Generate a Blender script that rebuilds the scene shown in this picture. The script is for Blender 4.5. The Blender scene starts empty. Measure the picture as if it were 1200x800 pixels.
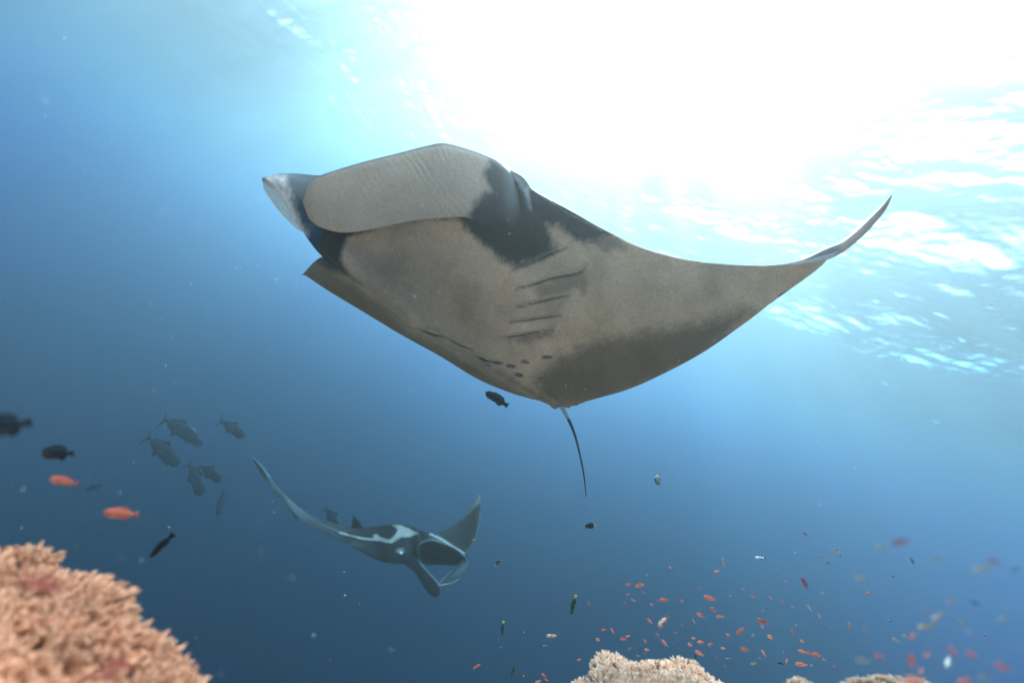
import bpy, bmesh, math, random
import numpy as np
from mathutils import Vector, Matrix, noise

sc = bpy.context.scene
COL = sc.collection
random.seed(7)
RNG = np.random.default_rng(7)

# ---------------------------------------------------------------- camera
SEA_Z = 0.0
CAM_LOC = Vector((0.0, 0.0, -20.0))
PITCH, ROLL, LENS = math.radians(3.5), math.radians(24.0), 16.0
F_ = Vector((0, math.cos(PITCH), math.sin(PITCH)))
R0 = Vector((1, 0, 0))
U0 = Vector((0, -math.sin(PITCH), math.cos(PITCH)))
R_ = math.cos(ROLL) * R0 + math.sin(ROLL) * U0
U_ = math.cos(ROLL) * U0 - math.sin(ROLL) * R0
cam_d = bpy.data.cameras.new('camera')
cam_d.lens = LENS; cam_d.sensor_width = 36.0
cam_d.clip_start = 0.02; cam_d.clip_end = 2000.0
cam_d.dof.use_dof = True
cam_d.dof.focus_distance = 2.9
cam_d.dof.aperture_fstop = 0.95
cam = bpy.data.objects.new('camera', cam_d)
COL.objects.link(cam)
cam.matrix_world = Matrix(((R_.x, U_.x, -F_.x, CAM_LOC.x), (R_.y, U_.y, -F_.y, CAM_LOC.y),
                           (R_.z, U_.z, -F_.z, CAM_LOC.z), (0, 0, 0, 1)))
sc.camera = cam
FPX = LENS / 36.0 * 1200.0

def P(px, py, d):
    """photograph pixel (1200 x 800) and depth in metres along the view axis -> place in the sea"""
    return CAM_LOC + F_ * d + R_ * ((px - 600.0) / FPX * d) + U_ * ((400.0 - py) / FPX * d)

# ---------------------------------------------------------------- light
SUN_DIR = (P(772, -70, 1) - CAM_LOC).normalized()
SUN_EL = math.asin(SUN_DIR.z)
SUN_AZ = math.atan2(SUN_DIR.x, SUN_DIR.y)
world = bpy.data.worlds.new('World'); sc.world = world; world.use_nodes = True
wn = world.node_tree.nodes; wl = world.node_tree.links
sky = wn.new('ShaderNodeTexSky'); sky.sky_type = 'NISHITA'; sky.sun_disc = False
sky.sun_elevation = SUN_EL; sky.sun_rotation = SUN_AZ
bg = wn['Background']; bg.inputs['Strength'].default_value = 0.15
wtc = wn.new('ShaderNodeTexCoord')                  # broken white cloud over the blue, added to whiten the light
wnz = wn.new('ShaderNodeTexNoise'); wnz.inputs['Scale'].default_value = 2.2; wnz.inputs['Detail'].default_value = 6.0
wl.new(wtc.outputs['Generated'], wnz.inputs['Vector'])
wcr = wn.new('ShaderNodeValToRGB'); wl.new(wnz.outputs['Fac'], wcr.inputs['Fac'])
wcr.color_ramp.elements[0].position = .36; wcr.color_ramp.elements[1].position = .62
wcr.color_ramp.elements[0].color = (.25, .25, .25, 1); wcr.color_ramp.elements[1].color = (.9, .9, .9, 1)
wmx = wn.new('ShaderNodeMix'); wmx.data_type = 'RGBA'; wl.new(wcr.outputs[0], wmx.inputs['Factor'])
wl.new(sky.outputs['Color'], wmx.inputs[6]); wmx.inputs[7].default_value = (10.6, 10.6, 9.9, 1)
wl.new(wmx.outputs[2], bg.inputs['Color'])
sun_d = bpy.data.lights.new('sun', 'SUN'); sun_d.energy = 4.4; sun_d.angle = math.radians(9.0)
sun_d.color = (1.0, 0.91, 0.82)
sun = bpy.data.objects.new('sun', sun_d); COL.objects.link(sun)
sun.rotation_euler = SUN_DIR.to_track_quat('Z', 'Y').to_euler()
sc.view_settings.view_transform = 'Standard'; sc.view_settings.look = 'None'
sc.view_settings.gamma = 1.0
sc.view_settings.exposure = 2.64
sc.render.engine = 'CYCLES'
cy = sc.cycles
cy.use_denoising = True
cy.max_bounces = 6; cy.volume_bounces = 0; cy.transparent_max_bounces = 12
cy.glossy_bounces = 3; cy.diffuse_bounces = 3
cy.sample_clamp_indirect = 4.0
cy.caustics_reflective = False; cy.caustics_refractive = False

# ---------------------------------------------------------------- water body (the murk far things fade into)
def link_mesh(name, me, parent=None, mat=None):
    o = bpy.data.objects.new(name, me); COL.objects.link(o)
    if mat is not None: me.materials.append(mat)
    if parent is not None: o.parent = parent
    return o

def box_mesh(name, lo, hi):
    v = [(x, y, z) for z in (lo[2], hi[2]) for y in (lo[1], hi[1]) for x in (lo[0], hi[0])]
    f = [(0, 2, 3, 1), (4, 5, 7, 6), (0, 1, 5, 4), (1, 3, 7, 5), (3, 2, 6, 7), (2, 0, 4, 6)]
    me = bpy.data.meshes.new(name); me.from_pydata(v, [], f); me.update()
    return me

SIG_FWD = (0.0125, 0.0022, 0.0012)    # forward scattering by suspended matter, per metre, red green blue
SIG_SC = (0.0000, 0.0101, 0.0095)    # broader scattering by the water itself
SIG_A = (0.0284, 0.0122, 0.0050)      # absorption
G_FWD, G_SC = 0.87, 0.67
hm = bpy.data.materials.new('water_volume'); hm.use_nodes = True
hn = hm.node_tree.nodes; hn.clear()
ho = hn.new('ShaderNodeOutputMaterial'); ha = hn.new('ShaderNodeAddShader')
def water_part(sig_s, sig_a, g, dens=0.1):
    v = hn.new('ShaderNodeVolumePrincipled')
    col = [x / dens for x in sig_s]
    v.inputs['Color'].default_value = (*col, 1)
    v.inputs['Absorption Color'].default_value = (*[(1 - a / dens / (1 - c)) ** 2 for a, c in zip(sig_a, col)], 1)
    v.inputs['Density'].default_value = dens; v.inputs['Anisotropy'].default_value = g
    return v
for q, v in enumerate((water_part(SIG_FWD, (0, 0, 0), G_FWD), water_part(SIG_SC, SIG_A, G_SC))):
    hm.node_tree.links.new(v.outputs['Volume'], ha.inputs[q])
hm.node_tree.links.new(ha.outputs[0], ho.inputs['Volume'])
haze = link_mesh('haze', box_mesh('haze', (-280, -110, -110), (280, 420, SEA_Z + 0.6)), mat=hm)
haze['kind'] = 'stuff'

# ---------------------------------------------------------------- small material kit
class NT:
    def __init__(s, name):
        s.m = bpy.data.materials.new(name); s.m.use_nodes = True
        s.t = s.m.node_tree; s.n = s.t.nodes; s.b = s.n.get('Principled BSDF'); s.out = s.n.get('Material Output')
    def add(s, kind, **inp):
        nd = s.n.new(kind)
        for k, v in inp.items():
            k = k.replace('_', ' ')
            if hasattr(v, 'links'): s.t.links.new(v, nd.inputs[k])
            else: nd.inputs[k].default_value = v
        return nd
    def to(s, a, b): s.t.links.new(a, b)

# ---------------------------------------------------------------- the sea surface seen from below
def wave_height(x, y):
    """sum of travelling wavelets; x, y numpy arrays"""
    h = np.zeros_like(x)
    rg = np.random.default_rng(11)
    main = math.radians(35)
    for k in range(86):
        lam = 0.8 * (1.09 ** (k * 0.55)) * rg.uniform(.85, 1.15)
        kk = 2 * math.pi / lam
        th = main + rg.normal(0, 0.65)
        amp = 0.0078 * lam ** 0.88
        h += amp * np.sin(kk * (x * math.cos(th) + y * math.sin(th)) + rg.uniform(0, 6.28))
    return h

def grid_mesh(name, xs, ys, fz):
    X, Y = np.meshgrid(xs, ys); Z = fz(X, Y)
    n, m = len(xs), len(ys)
    co = np.stack([X, Y, Z], -1).reshape(-1, 3)
    i = np.arange((m - 1) * n).reshape(m - 1, n)[:, :-1].reshape(-1)
    f = np.stack([i, i + 1, i + n + 1, i + n], -1)
    me = bpy.data.meshes.new(name)
    me.vertices.add(len(co)); me.vertices.foreach_set('co', co.reshape(-1).astype(np.float32))
    me.loops.add(f.size); me.loops.foreach_set('vertex_index', f.reshape(-1).astype(np.int32))
    me.polygons.add(len(f))
    me.polygons.foreach_set('loop_start', np.arange(0, f.size, 4, dtype=np.int32))
    me.polygons.foreach_set('loop_total', np.full(len(f), 4, dtype=np.int32))
    me.update(calc_edges=True); me.validate()
    me.polygons.foreach_set('use_smooth', np.ones(len(f), dtype=bool))
    return me

def spread(lo, hi, a, b, n, ne):
    """fine steps in [a, b], coarse growing steps outside"""
    core = np.linspace(a, b, n)
    left = a - (a - lo) * (np.linspace(1, 0, ne, endpoint=False) ** 2.2)
    right = b + (hi - b) * (np.linspace(0, 1, ne + 1)[1:] ** 2.2)
    return np.concatenate([left, core, right])

xs = spread(-275, 275, -32, 82, 700, 60); ys = spread(-105, 415, 0, 100, 620, 60)
def sea_z(X, Y):
    R = np.hypot(X - 4, Y - 8)
    return SEA_Z + wave_height(X, Y) * np.clip(1.3 - R / 140, 0.0, 1)
sea = grid_mesh('sea_surface', xs, ys, sea_z)
k = NT('sea_surface'); k.n.remove(k.b)
tc = k.add('ShaderNodeTexCoord')
mp = k.add('ShaderNodeMapping', Vector=tc.outputs['Object']); mp.inputs['Rotation'].default_value = (0, 0, math.radians(-35)); mp.inputs['Scale'].default_value = (1.0, 0.4, 1)
n1 = k.add('ShaderNodeTexNoise', Vector=mp.outputs['Vector'], Scale=1.9, Detail=5.0, Roughness=0.62, Distortion=0.4)
n2 = k.add('ShaderNodeTexNoise', Vector=mp.outputs['Vector'], Scale=8.5, Detail=4.0, Roughness=0.6)
ad = k.add('ShaderNodeMath'); ad.operation = 'MULTIPLY_ADD'; k.to(n2.outputs['Fac'], ad.inputs[0]); ad.inputs[1].default_value = .22; k.to(n1.outputs['Fac'], ad.inputs[2])
bp = k.add('ShaderNodeBump', Height=ad.outputs[0], Strength=1.0, Distance=0.09)
fr = k.add('ShaderNodeFresnel', IOR=1.333, Normal=bp.outputs['Normal'])
tr = k.add('ShaderNodeBsdfTransparent')
gl = k.add('ShaderNodeBsdfGlossy', Roughness=0.03, Normal=bp.outputs['Normal'])
mx = k.add('ShaderNodeMixShader'); k.to(fr.outputs[0], mx.inputs[0]); k.to(tr.outputs[0], mx.inputs[1]); k.to(gl.outputs[0], mx.inputs[2])
k.to(mx.outputs[0], k.out.inputs['Surface'])
sea_o = link_mesh('sea_surface', sea, mat=k.m); sea_o['kind'] = 'structure'
# ---------------------------------------------------------------- the sea floor, deep below, rising towards the reef
def bed_z(X, Y):
    Z = -85.0 + 6.0 * np.exp(-((X + 14) ** 2 / 300 + (Y - 4) ** 2 / 420))
    rg = np.random.default_rng(5)
    for q in range(26):
        lam = rg.uniform(3, 16); th = rg.uniform(0, 6.28); kk = 2 * math.pi / lam
        Z += 0.03 * lam * np.sin(kk * (X * math.cos(th) + Y * math.sin(th)) + rg.uniform(0, 6.28))
    return Z
bed = grid_mesh('seabed', spread(-275, 275, -40, 40, 160, 30), spread(-105, 415, -5, 70, 150, 30), bed_z)
k = NT('dark_reef_floor')
tc = k.add('ShaderNodeTexCoord')
n1 = k.add('ShaderNodeTexNoise', Vector=tc.outputs['Object'], Scale=0.8, Detail=8.0)
cr = k.add('ShaderNodeValToRGB', Fac=n1.outputs['Fac'])
cr.color_ramp.elements[0].color = (0.02, 0.025, 0.02, 1); cr.color_ramp.elements[0].position = .35
cr.color_ramp.elements[1].color = (0.06, 0.06, 0.05, 1); cr.color_ramp.elements[1].position = .75
k.to(cr.outputs[0], k.b.inputs['Base Color']); k.b.inputs['Roughness'].default_value = 0.95; k.b.inputs['Specular IOR Level'].default_value = 0.05
bed_o = link_mesh('seabed', bed, mat=k.m); bed_o['kind'] = 'structure'

# ---------------------------------------------------------------- the reef top the photographer hangs over: unseen, pale sand and rubble added to bounce light upward
def reef_z(X, Y):
    nx, ny, nz = U_; fx, fy, fz = F_; m = 0.80          # stays below the lower edge of the view
    dx, dy = X - CAM_LOC.x, Y - CAM_LOC.y
    top = CAM_LOC.z + (-(m * fy + ny) * dy - (nx + m * fx) * dx) / (nz + m * fz) - 0.12
    shelf = CAM_LOC.z - 0.95 + 0 * X
    Z = np.minimum(top, shelf)
    Z = np.where(Y < -0.4, shelf - 0.02 * (Y + .4) ** 2, Z)
    rg = np.random.default_rng(8)
    for q in range(40):
        lam = rg.uniform(.25, 3.0); th = rg.uniform(0, 6.28); kk = 2 * math.pi / lam
        Z -= 0.016 * lam * (1 + np.sin(kk * (X * math.cos(th) + Y * math.sin(th)) + rg.uniform(0, 6.28)))
    edge = np.clip((np.hypot((X + 1) / 8.0, (Y + 1) / 7.0) - 1), 0, 9)
    return Z - 14 * edge ** 1.5 - .6 * edge
reef = grid_mesh('reef_top', np.linspace(-16, 13, 220), np.linspace(-12, 9, 170), reef_z)
k = NT('bounce_sand')
tc = k.add('ShaderNodeTexCoord')
n1 = k.add('ShaderNodeTexNoise', Vector=tc.outputs['Object'], Scale=2.5, Detail=10.0, Roughness=.65)
cr = k.add('ShaderNodeValToRGB', Fac=n1.outputs['Fac'])
cr.color_ramp.elements[0].color = (0.30, 0.24, 0.18, 1); cr.color_ramp.elements[0].position = .3
cr.color_ramp.elements[1].color = (0.72, 0.60, 0.46, 1); cr.color_ramp.elements[1].position = .6
k.to(cr.outputs[0], k.b.inputs['Base Color']); k.b.inputs['Roughness'].default_value = 0.95; k.b.inputs['Specular IOR Level'].default_value = 0.05
bp = k.add('ShaderNodeBump', Height=n1.outputs['Fac'], Strength=1.0, Distance=.08); k.to(bp.outputs[0], k.b.inputs['Normal'])
reef_o = link_mesh('reef_top', reef, mat=k.m); reef_o['kind'] = 'structure'
# ---------------------------------------------------------------- lofting kit
def crom(Pm, n, closed=False, t=None):
    """Catmull-Rom resample of an array (k, ...) along axis 0 to n rows"""
    Pm = np.asarray(Pm, float); k = len(Pm)
    if closed:
        t = np.arange(n) / n * k; i = np.floor(t).astype(int); f = t - i
        a, b, c, d = Pm[(i - 1) % k], Pm[i % k], Pm[(i + 1) % k], Pm[(i + 2) % k]
    else:
        t = np.linspace(0, k - 1, n) if t is None else t; i = np.minimum(np.floor(t).astype(int), k - 2); f = t - i
        g = np.concatenate([(2 * Pm[0] - Pm[1])[None], Pm, (2 * Pm[-1] - Pm[-2])[None]])
        a, b, c, d = g[i], g[i + 1], g[i + 2], g[i + 3]
    f = f.reshape((-1,) + (1,) * (Pm.ndim - 1))
    return 0.5 * ((2 * b) + (c - a) * f + (2 * a - 5 * b + 4 * c - d) * f * f + (3 * b - a - 3 * c + d) * f ** 3)

def mesh_np(name, co, faces, smooth=True):
    """co (n,3); faces: int array (m,4) or (m,3)"""
    me = bpy.data.meshes.new(name)
    co = np.asarray(co, np.float32); faces = np.asarray(faces, np.int32); w = faces.shape[1]
    me.vertices.add(len(co)); me.vertices.foreach_set('co', co.reshape(-1))
    me.loops.add(faces.size); me.loops.foreach_set('vertex_index', faces.reshape(-1))
    me.polygons.add(len(faces))
    me.polygons.foreach_set('loop_start', np.arange(0, faces.size, w, dtype=np.int32))
    me.polygons.foreach_set('loop_total', np.full(len(faces), w, dtype=np.int32))
    me.update(calc_edges=True)
    if smooth: me.polygons.foreach_set('use_smooth', np.ones(len(faces), dtype=bool))
    return me

def tube_faces(nt, nr, off=0):
    i, j = np.meshgrid(np.arange(nt - 1), np.arange(nr), indexing='ij')
    a = i * nr + j; b = i * nr + (j + 1) % nr
    return (np.stack([a, b, b + nr, a + nr], -1).reshape(-1, 4) + off)

def P3(a):
    """(..., 3) array of photograph pixel x, y and depth -> places"""
    a = np.asarray(a, float); d = a[..., 2:3]
    return (np.array(CAM_LOC) + np.array(F_) * d + np.array(R_) * ((a[..., 0:1] - 600) / FPX * d)
            + np.array(U_) * ((400 - a[..., 1:2]) / FPX * d))

def to_px(w):
    v = np.asarray(w) - np.array(CAM_LOC); d = v @ np.array(F_)
    return np.stack([600 + FPX * (v @ np.array(R_)) / d, 400 - FPX * (v @ np.array(U_)) / d, d], -1)

def set_color(me, rgb, name='pigment'):
    at = me.color_attributes.new(name, 'FLOAT_COLOR', 'POINT')
    c = np.ones((len(me.vertices), 4), np.float32); c[:, :3] = rgb
    at.data.foreach_set('color', c.reshape(-1))

def poly_sd(pts, poly):
    """signed distance (inside negative) of pts (n,2) to a closed polygon"""
    poly = np.asarray(poly, float); n = len(poly)
    dmin = np.full(len(pts), 1e9); inside = np.zeros(len(pts), bool)
    for q in range(n):
        a, b = poly[q], poly[(q + 1) % n]; e = b - a; w = pts - a
        tt = np.clip((w @ e) / max(e @ e, 1e-9), 0, 1)
        dmin = np.minimum(dmin, np.hypot(*(w - tt[:, None] * e).T))
        c = ((a[1] > pts[:, 1]) != (b[1] > pts[:, 1]))
        with np.errstate(divide='ignore', invalid='ignore'):
            xi = (b[0] - a[0]) * (pts[:, 1] - a[1]) / (b[1] - a[1]) + a[0]
        inside ^= c & (pts[:, 0] < xi)
    return np.where(inside, -dmin, dmin)

def line_sd(pts, line):
    line = np.asarray(line, float); dmin = np.full(len(pts), 1e9)
    for q in range(len(line) - 1):
        a, b = line[q], line[q + 1]; e = b - a; w = pts - a
        tt = np.clip((w @ e) / max(e @ e, 1e-9), 0, 1)
        dmin = np.minimum(dmin, np.hypot(*(w - tt[:, None] * e).T))
    return dmin

def soft(sd, w): return 1 - np.clip(sd / w * .5 + .5, 0, 1) ** 2 * (3 - 2 * np.clip(sd / w * .5 + .5, 0, 1))

_vn = np.random.default_rng(3).random((64, 64))
def vnoise(x, y):
    xi, yi = np.floor(x).astype(int), np.floor(y).astype(int); fx, fy = x - xi, y - yi
    fx = fx * fx * (3 - 2 * fx); fy = fy * fy * (3 - 2 * fy)
    g = lambda a, b: _vn[a % 64, b % 64]
    return (g(xi, yi) * (1 - fx) + g(xi + 1, yi) * fx) * (1 - fy) + (g(xi, yi + 1) * (1 - fx) + g(xi + 1, yi + 1) * fx) * fy
def fbm(x, y, o=4):
    s, a = 0, .5
    for q in range(o): s = s + a * vnoise(x * 2 ** q + 17 * q, y * 2 ** q + 31 * q); a *= .5
    return s   # about 0..0.94

def skin_mat(name, rough=0.45, bump=0.004, mottle=0.25, scale=60, spec=0.15, wrinkle=None):
    k = NT(name)
    at = k.add('ShaderNodeAttribute'); at.attribute_name = 'pigment'
    tc = k.add('ShaderNodeTexCoord')
    n1 = k.add('ShaderNodeTexNoise', Vector=tc.outputs['Object'], Scale=scale, Detail=6.0, Roughness=.7)
    mr = k.add('ShaderNodeMapRange', Value=n1.outputs['Fac']); mr.inputs['From Min'].default_value = .3; mr.inputs['From Max'].default_value = .7
    mr.inputs['To Min'].default_value = 1 - mottle; mr.inputs['To Max'].default_value = 1 + mottle * .6
    vm = k.add('ShaderNodeVectorMath'); vm.operation = 'SCALE'
    k.to(at.outputs['Color'], vm.inputs[0]); k.to(mr.outputs[0], vm.inputs['Scale'])
    k.to(vm.outputs[0], k.b.inputs['Base Color'])
    bp = k.add('ShaderNodeBump', Height=n1.outputs['Fac'], Strength=.6, Distance=bump)
    k.to(bp.outputs[0], k.b.inputs['Normal'])
    k.b.inputs['Roughness'].default_value = rough
    k.b.inputs['Specular IOR Level'].default_value = spec
    return k.m

def tag(o, label, cat, group=None):
    o['label'] = label; o['category'] = cat
    if group: o['group'] = group
    return o

def empty(name, loc):
    o = bpy.data.objects.new(name, None); COL.objects.link(o); o.location = loc; o.empty_display_size = .1
    return o

def part(name, me, root, mat=None, label=None):
    """mesh given in world coordinates, re-expressed about its thing's base"""
    o = bpy.data.objects.new(name, me); COL.objects.link(o)
    base = Vector((0, 0, 0)); r = root
    while r is not None: base += r.location; r = r.parent
    me.transform(Matrix.Translation(-base))
    if mat is not None: me.materials.append(mat)
    o.parent = root
    if label: o['label'] = label
    return o

def slab_mesh(name, stations, nt, nr, extra=None, even=False):
    """stations: list of rings (K,3) of world points; returns mesh, grid of points and ring parameter"""
    ring = np.stack([crom(s, nr, True) for s in np.asarray(stations, float)])
    if even:
        seg = np.linalg.norm(np.diff(ring, axis=0), axis=-1); seg = seg.max(axis=1) * .5 + seg.mean(axis=1) + 1e-4
        cum = np.concatenate([[0], np.cumsum(seg)]); t = np.interp(np.linspace(0, cum[-1], nt), cum, np.arange(len(cum)))
        G = crom(ring, nt, t=t)
    else: G = crom(ring, nt)
    if extra is not None: G = extra(G)
    co = G.reshape(-1, 3)
    return mesh_np(name, co, tube_faces(nt, nr)), G

def tube(name, pts, rads, nt=24, nr=10, flat=None):
    """tapered tube along world points; flat: (axis, factor) squashes the section along an axis"""
    C = crom(np.array(pts, float), nt); r = crom(np.array(rads, float)[:, None], nt)[:, 0]; r = np.maximum(r, 1e-4)
    T = np.gradient(C, axis=0); T /= np.linalg.norm(T, axis=1)[:, None]
    ref = np.array([0.13, 0.2, 0.97]); A = np.cross(T, ref); A /= np.linalg.norm(A, axis=1)[:, None]; B = np.cross(T, A)
    th = np.arange(nr) / nr * 2 * math.pi
    off = A[:, None] * np.cos(th)[None, :, None] + B[:, None] * np.sin(th)[None, :, None]
    if flat is not None:
        ax = np.array(flat[0], float); ax /= np.linalg.norm(ax)
        off = off - (off @ ax)[..., None] * ax * (1 - flat[1])
    G = C[:, None] + off * r[:, None, None]
    co = np.concatenate([G.reshape(-1, 3), C[:1], C[-1:]]); f = tube_faces(nt, nr)
    me = mesh_np(name, co, f)
    return me
# ---------------------------------------------------------------- the near manta ray, seen from below
vR, vU, vF = np.array(R_), np.array(U_), np.array(F_)
FR = [0.05, 0.2, 0.42, 0.66, 0.88]            # chord fractions
SV = [0.45, 0.85, 1.0, 0.75, 0.3]             # fullness below
SD = [0.55, 0.95, 1.0, 0.6, 0.2]              # fullness above
def chord_ring(L, T, b, th, N, mid=(0, 0), fr=FR, sv=SV, sd=SD, nv=(0, 0, -1)):
    L, T = np.array(L, float), np.array(T, float)
    N = N[0] * vR + N[1] * vU + N[2] * vF; N = N / np.linalg.norm(N)
    V = nv[0] * vR + nv[1] * vU + nv[2] * vF; V = V / np.linalg.norm(V)
    def at(f):
        p = L + (T - L) * f; h = 4 * f * (1 - f)
        return P3(np.array([p[0] + mid[0] * h, p[1] + mid[1] * h, p[2]]))
    v = [at(f) + V * b * s for f, s in zip(fr, sv)]
    d = [at(f) + N * th * s for f, s in zip(fr, sd)]
    return np.array([P3(L)] + v + [P3(T)] + d[::-1])

near = []   # L, T, belly, thickness, N, mid
A = near.append
A(((1045, 229, 2.42), (1044, 229, 2.43), .000, .002, (-.3, .8, .5)))
A(((1041, 239, 2.43), (1037, 236, 2.46), .001, .006, (-.6, .6, .3)))
A(((1034, 251, 2.44), (1027, 246, 2.49), .002, .014, (-.6, .6, .3)))
A(((1020, 267, 2.45), (1011.5, 260.5, 2.53), .004, .020, (-.6, .6, .3)))
A(((1007, 280, 2.46), (998.5, 272.5, 2.56), .004, .026, (-.55, .7, .3)))
A(((994, 291, 2.47), (985.5, 284.5, 2.58), .004, .034, (-.5, .75, .3)))
A(((980, 299.5, 2.48), (973, 294.5, 2.59), .004, .048, (-.4, .85, .3)))
A(((966, 304.5, 2.48), (965, 309, 2.59), .005, .060, (-.3, .9, .3)))
A(((940, 309, 2.49), (941, 328, 2.60), .008, .046, (-.2, .9, .4)))
A(((900, 311.5, 2.50), (905, 354, 2.63), .014, .036, (0, .85, .6)))
A(((850, 309.5, 2.50), (864, 385, 2.66), .022, .045, (0, .75, .7)))
A(((800, 303.5, 2.48), (822, 414, 2.70), .032, .06, (0, .7, .8), (0, 2)))
A(((750, 289, 2.46), (775, 439, 2.75), .045, .10, (0, .6, .8), (0, 2)))
A(((708, 268.5, 2.45), (735, 456.5, 2.80), .060, .15, (0, .5, .9), (-2, 2)))
A(((668, 246, 2.43), (704, 465.5, 2.85), .080, .20, (0, .4, .9), (-4, 0)))
A(((640, 231.5, 2.41), (688, 470, 2.88), .11, .26, (0, .3, .95), (-8, 0)))
A(((623, 221, 2.40), (680, 473, 2.90), .13, .30, (0, .2, .97), (-10, 0)))
A(((611, 206, 2.36), (674, 475, 2.91), .15, .32, (0, .1, 1), (-14, 0)))
A(((590, 200, 2.33), (669, 476, 2.92), .16, .34, (0, .05, 1), (-18, 0)))
A(((540, 205, 2.30), (664, 477, 2.93), .17, .34, (0, 0, 1), (-22, 0)))
A(((470, 212, 2.26), (660, 477.5, 2.93), .18, .33, (0, 0, 1), (-26, 2)))
A(((412, 232, 2.22), (656, 477.5, 2.94), .18, .30, (0, 0, 1), (-24, 8)))
A(((384, 268, 2.20), (653, 477, 2.94), .18, .27, (.1, 0, 1), (-14, 10)))
A(((377, 294, 2.22), (649, 476, 2.95), .17, .24, (.2, 0, 1), (-6, 8)))
A(((385, 306, 2.30), (643, 474, 2.96), .13, .22, (.3, .1, 1), (-2, 8)))
A(((402, 318, 2.52), (634, 470, 2.98), .085, .20, (.3, .2, 1), (-2, 8)))
A(((412, 322, 2.82), (618, 466, 3.02), .05, .17, (.35, .3, .9), (0, 8)))
A(((405, 316, 3.10), (594, 458.5, 3.10), .03, .13, (.4, .5, .8), (-2, 4)))
A(((394, 309, 3.38), (558, 443, 3.24), .02, .09, (.4, .6, .7), (-4, 4)))
A(((386, 304, 3.62), (516, 417.5, 3.44), .015, .06, (.4, .7, .6), (-4, 5)))
A(((380, 302, 3.84), (470, 392, 3.66), .01, .045, (.3, .8, .5), (-4, 4)))
A(((375, 302, 4.02), (420, 362, 3.90), .008, .035, (.2, .8, .5), (-3, 2)))
A(((367, 308, 4.14), (382, 339, 4.08), .005, .025, (-.2, .8, .5), (-1, 0)))
A(((357, 319, 4.22), (359, 323.5, 4.20), .002, .008, (-.3, .8, .5)))
A(((354, 322, 4.24), (354.5, 322.5, 4.24), .0, .002, (-.3, .8, .5)))
rings = [chord_ring(*s) for s in near]
NT_, NR_ = 760, 400
me, G = slab_mesh('body', rings, NT_, NR_, even=True)
# station 12 points per ring: 0 = leading edge, 6 = trailing edge; ring parameter 0..0.5 is the underside
rp = np.tile(np.arange(NR_) / NR_, NT_)
co = G.reshape(-1, 3); px = to_px(co); xy = px[:, :2]
under = (rp <= 0.5) | (rp > 0.985)
jit = (fbm(xy[:, 0] / 9, xy[:, 1] / 9, 6) - .47) * 17
jit2 = (fbm(xy[:, 0] / 2.4 + 9, xy[:, 1] / 2.4) - .47) * 9
CREAM = np.array([.385, .215, .135]); BLACK = np.array([.015, .008, .007]); BACK = np.array([.05, .042, .045])
big = fbm(xy[:, 0] / 60, xy[:, 1] / 60)
colr = CREAM[None] * (0.72 + .45 * big[:, None]) * (0.93 + .16 * fbm(xy[:, 0] / 2.2, xy[:, 1] / 2.2)[:, None])
def lay(c, m):
    global colr
    colr = colr * (1 - m[:, None]) + np.asarray(c)[None] * m[:, None]
# smoky patch of pigment along the trailing edge
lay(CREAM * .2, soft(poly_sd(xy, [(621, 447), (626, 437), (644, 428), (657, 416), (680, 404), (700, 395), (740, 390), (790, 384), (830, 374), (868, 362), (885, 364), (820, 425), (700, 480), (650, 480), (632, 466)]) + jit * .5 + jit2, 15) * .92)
lay(CREAM * .50, soft(poly_sd(xy, [(425, 300), (470, 285), (530, 300), (590, 350), (600, 400), (560, 425), (490, 385), (430, 340)]) + jit * 1.2, 42) * .8)  # shade on the left belly, painted into the skin colour
lay(CREAM * .2, soft(poly_sd(xy, [(405, 322), (450, 352), (490, 385), (560, 422), (640, 472), (600, 490), (350, 360), (340, 300), (385, 300)]) + jit * .6, 15) * .92)  # far wing coloured much darker than the belly
for (x, y, a, b_, r) in ((641, 418.5, 6.5, 2.2, -2), (615.5, 424, 5, 2, 5), (599, 429, 6, 2.2, 8), (583, 424.5, 7, 1.9, 12), (608.5, 439.5, 5.5, 2.4, 12), (566, 421, 6, 1.2, 25), (633, 443, 2, 1, 0), (572, 428, 3, 1, 20)):
    c_, s_ = math.cos(math.radians(r)), math.sin(math.radians(r)); dx, dy = xy[:, 0] - x, xy[:, 1] - y
    u, v = (dx * c_ + dy * s_) / a, (-dx * s_ + dy * c_) / b_
    lay(BLACK * 2.4, soft(np.hypot(u, v) - 1 + jit2 * .03, .35) * .9)
# dark shoulder patch and the black front of the head
lay(BLACK * 1.3, soft(poly_sd(xy, [(440, 262), (500, 256), (535, 256), (545, 268), (557, 280), (580, 300), (606, 314), (640, 301), (653, 292), (648, 280), (644, 266), (652, 264), (664, 274), (680, 283), (700, 283), (712, 272), (690, 240), (640, 215), (600, 190), (540, 195), (450, 215)]) + jit * .6 + jit2 * .8, 7))
lay(BLACK * 2, soft(poly_sd(xy, [(640, 238), (668, 262), (690, 288), (712, 296), (740, 292), (700, 255), (650, 225)]) + jit * .7 + jit2, 7) * .6)
lay(BLACK, soft(poly_sd(xy, [(450, 262), (430, 272), (406, 280), (401, 292), (400, 304), (409, 319), (425, 334), (395, 320), (360, 300), (330, 230), (400, 200), (470, 220)]) + jit * .25 + jit2 * .4, 4))
lay([.26, .23, .23], soft(line_sd(xy, [(599, 203), (607, 213), (616, 228), (621, 243)]) - 1.5 + jit2 * .4, 4) * .75)  # highlight along the shoulder ridge, painted as a pale streak
lay([.2, .18, .18], soft(line_sd(xy, [(622, 222), (640, 234), (668, 251), (705, 270)]) - .5 + jit2 * .2, 2) * .6)
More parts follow.
